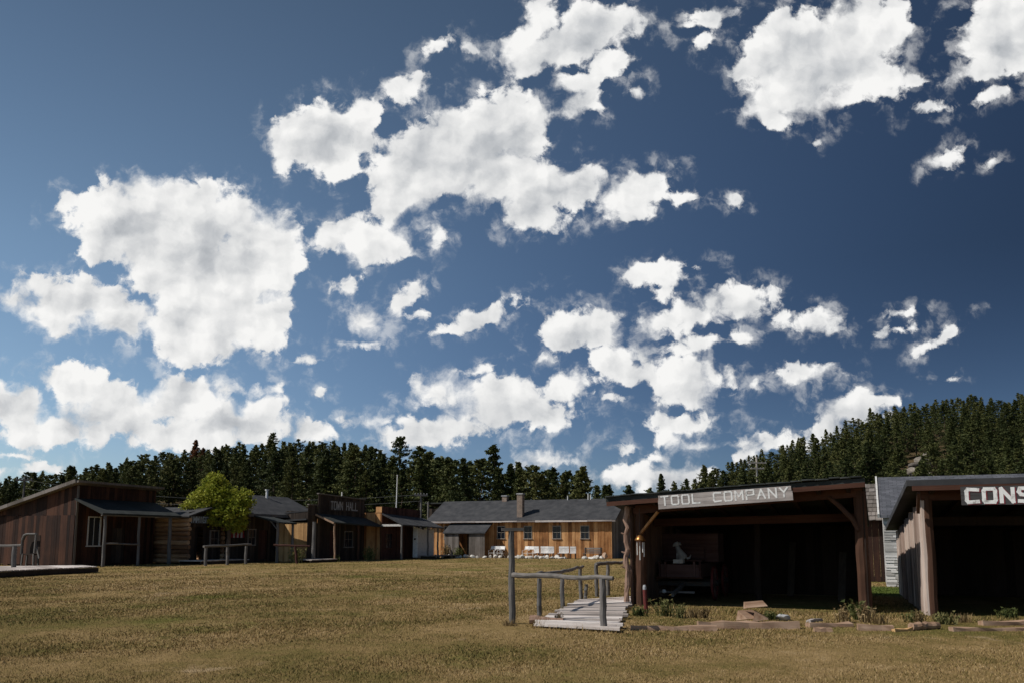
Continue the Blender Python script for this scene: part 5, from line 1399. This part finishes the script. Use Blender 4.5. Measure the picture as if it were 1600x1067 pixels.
for k, (px, py, Y, s_, lab) in enumerate([(464, 879, 57.4, 2.4, 'grey-green bush at the foot of the bright town hall side wall'), (524, 879, 60.6, 1.6, 'small weed by the pale front post of the town hall porch'), (578, 876, 63.5, 2.2, 'weed clump before the bright side wall of the red store'), (697, 869, 73.5, 2.6, 'tall weed below the left window of the long building'), (717, 869, 73, 2.0, 'second tall weed beside the entry of the long building')]):
    p = at(px, py, Y); o = bpy.data.objects.new('weed', WM[[0, 1, 0, 2, 0][k]]); COL.objects.link(o); o.location = (p.x, Y, 0); o.scale = (s_, s_, s_); tag(o, lab, 'weed', None)

# ------------------------------------------------------------------ lawn: real blades on the green
m, nt, b = newmat('grass_blades')
at_ = nd(nt, 'ShaderNodeAttribute'); at_.attribute_name = 'tone'
tc = nd(nt, 'ShaderNodeTexCoord')
lk(nt, grass_colour(nt, tc.outputs['Object'], at_.outputs['Fac']), b.inputs['Base Color'])
b.inputs['Roughness'].default_value = .8; b.inputs['Specular IOR Level'].default_value = .15
M['grass'] = m
def lawn(N, y0, y1, seed, hs, ws, power):
    r = np.random.default_rng(seed)
    y = (y0 ** power + (y1 ** power - y0 ** power) * r.uniform(0, 1, N)) ** (1 / power)
    x = r.uniform(-.66, .66, N) * y * 1.05
    ok = r.uniform(0, 1, N) < np.clip((y1 - y) / (.5 * y1), 0, 1)      # thins out instead of stopping
    if y0 > 12: ok &= r.uniform(0, 1, N) < np.clip((y - y0) / 12, 0, 1)
    # not under the boardwalk, nor inside sheds and buildings
    def inside(P0, ang, xa, xb, ya, yb):
        c, s_ = math.cos(ang), math.sin(ang); dx, dy = x - P0.x, y - P0.y
        lx, ly = dx * c + dy * s_, -dx * s_ + dy * c
        return (lx > xa) & (lx < xb) & (ly > ya) & (ly < yb)
    for a in ((P1, D23, -.05, L1s, .5, D1), (P2, DS2, -.05, L2s, .5, D2), (PA, D67, 0, LA, -2.1, DA), (PB, D67, -.5, LB, -2, DB), (PC, D67, 0, LC, -2.2, DC), (PD, D67, -1, LD, -1.6, DD), (PE, D67, 0, LE, -1.7, DE), (PF, D23, 0, LF, -.9, DF), (PG, D23, 0, LG, 0, DG)):
        ok &= ~inside(*a)
    a, b2, c, d = FL, FR, BR, BL
    e1 = np.array([(b2 - a).x, (b2 - a).y]); e2 = np.array([(d - a).x, (d - a).y]); D_ = np.stack([x - a.x, y - a.y], 1)
    det = e1[0] * e2[1] - e1[1] * e2[0]
    s1_ = (D_[:, 0] * e2[1] - D_[:, 1] * e2[0]) / det; s2_ = (e1[0] * D_[:, 1] - e1[1] * D_[:, 0]) / det
    ok &= ~((s1_ > .02) & (s1_ < .98) & (s2_ > .01) & (s2_ < .99))
    x, y = x[ok], y[ok]; n = len(x)
    # clumpy: taller and shorter patches
    cl_ = .5 + .5 * np.sin(x * 1.9 + 1.7 * np.sin(y * 1.1)) * np.sin(y * 1.3 + 1.3 * np.sin(x * .9))
    h = hs * (.74 + .12 * cl_) * r.uniform(.5, 1.25, n) * (y / y0) ** .35
    for q0, q1, wd in ((P1 - U1 * .9 - U2 * .3, P1 - U1 * .9 + U2 * 11, .75), (FL, BL, .22), (FL, FR, .18), (PF - U1 * .6, PF - U1 * .6 + U2 * 16, .7), (PA + U2 * 2.5, PA + U2 * 2.5 + U1 * 26, .7)):   # uncut fringe along sheds and walks
        d = np.array([q1.x - q0.x, q1.y - q0.y]); L_ = np.hypot(*d); d = d / L_
        s_ = np.clip((x - q0.x) * d[0] + (y - q0.y) * d[1], 0, L_)
        dist = np.hypot(x - q0.x - d[0] * s_, y - q0.y - d[1] * s_)
        h = h * (1 + np.clip(1 - dist / wd, 0, 1) * r.uniform(0, 3.2, n))
    w_ = ws * r.uniform(.6, 1.3, n) * (y / y0) ** .9
    az = r.uniform(0, 6.283, n); le = r.uniform(.2, 1.0, n) * h; la = r.uniform(0, 6.283, n)
    base = np.stack([x, y, np.zeros(n) - .005 + hillh(x, y)], 1)
    s = np.stack([np.cos(az) * w_ / 2, np.sin(az) * w_ / 2, np.zeros(n)], 1)
    tip = base + np.stack([np.cos(la) * le, np.sin(la) * le, h], 1)
    v = np.stack([base - s, base + s, tip], 1).reshape(-1, 3)
    return v, r.uniform(0, 1, n)
v1, t1_ = lawn(430000, 8.6, 46, 1, .034, .010, .45)
v2, t2_ = lawn(150000, 20, 110, 2, .034, .024, .55)
v = np.concatenate([v1, v2]); f = np.arange(len(v)).reshape(-1, 3)
o = bpy.data.objects.new('grass', np_mesh('grass', v, f, M['grass'], False, {'tone': np.concatenate([t1_, t2_])}))
COL.objects.link(o); tag(o, 'short dry straw-coloured and green lawn covering the village green', 'grass', None, 'stuff')
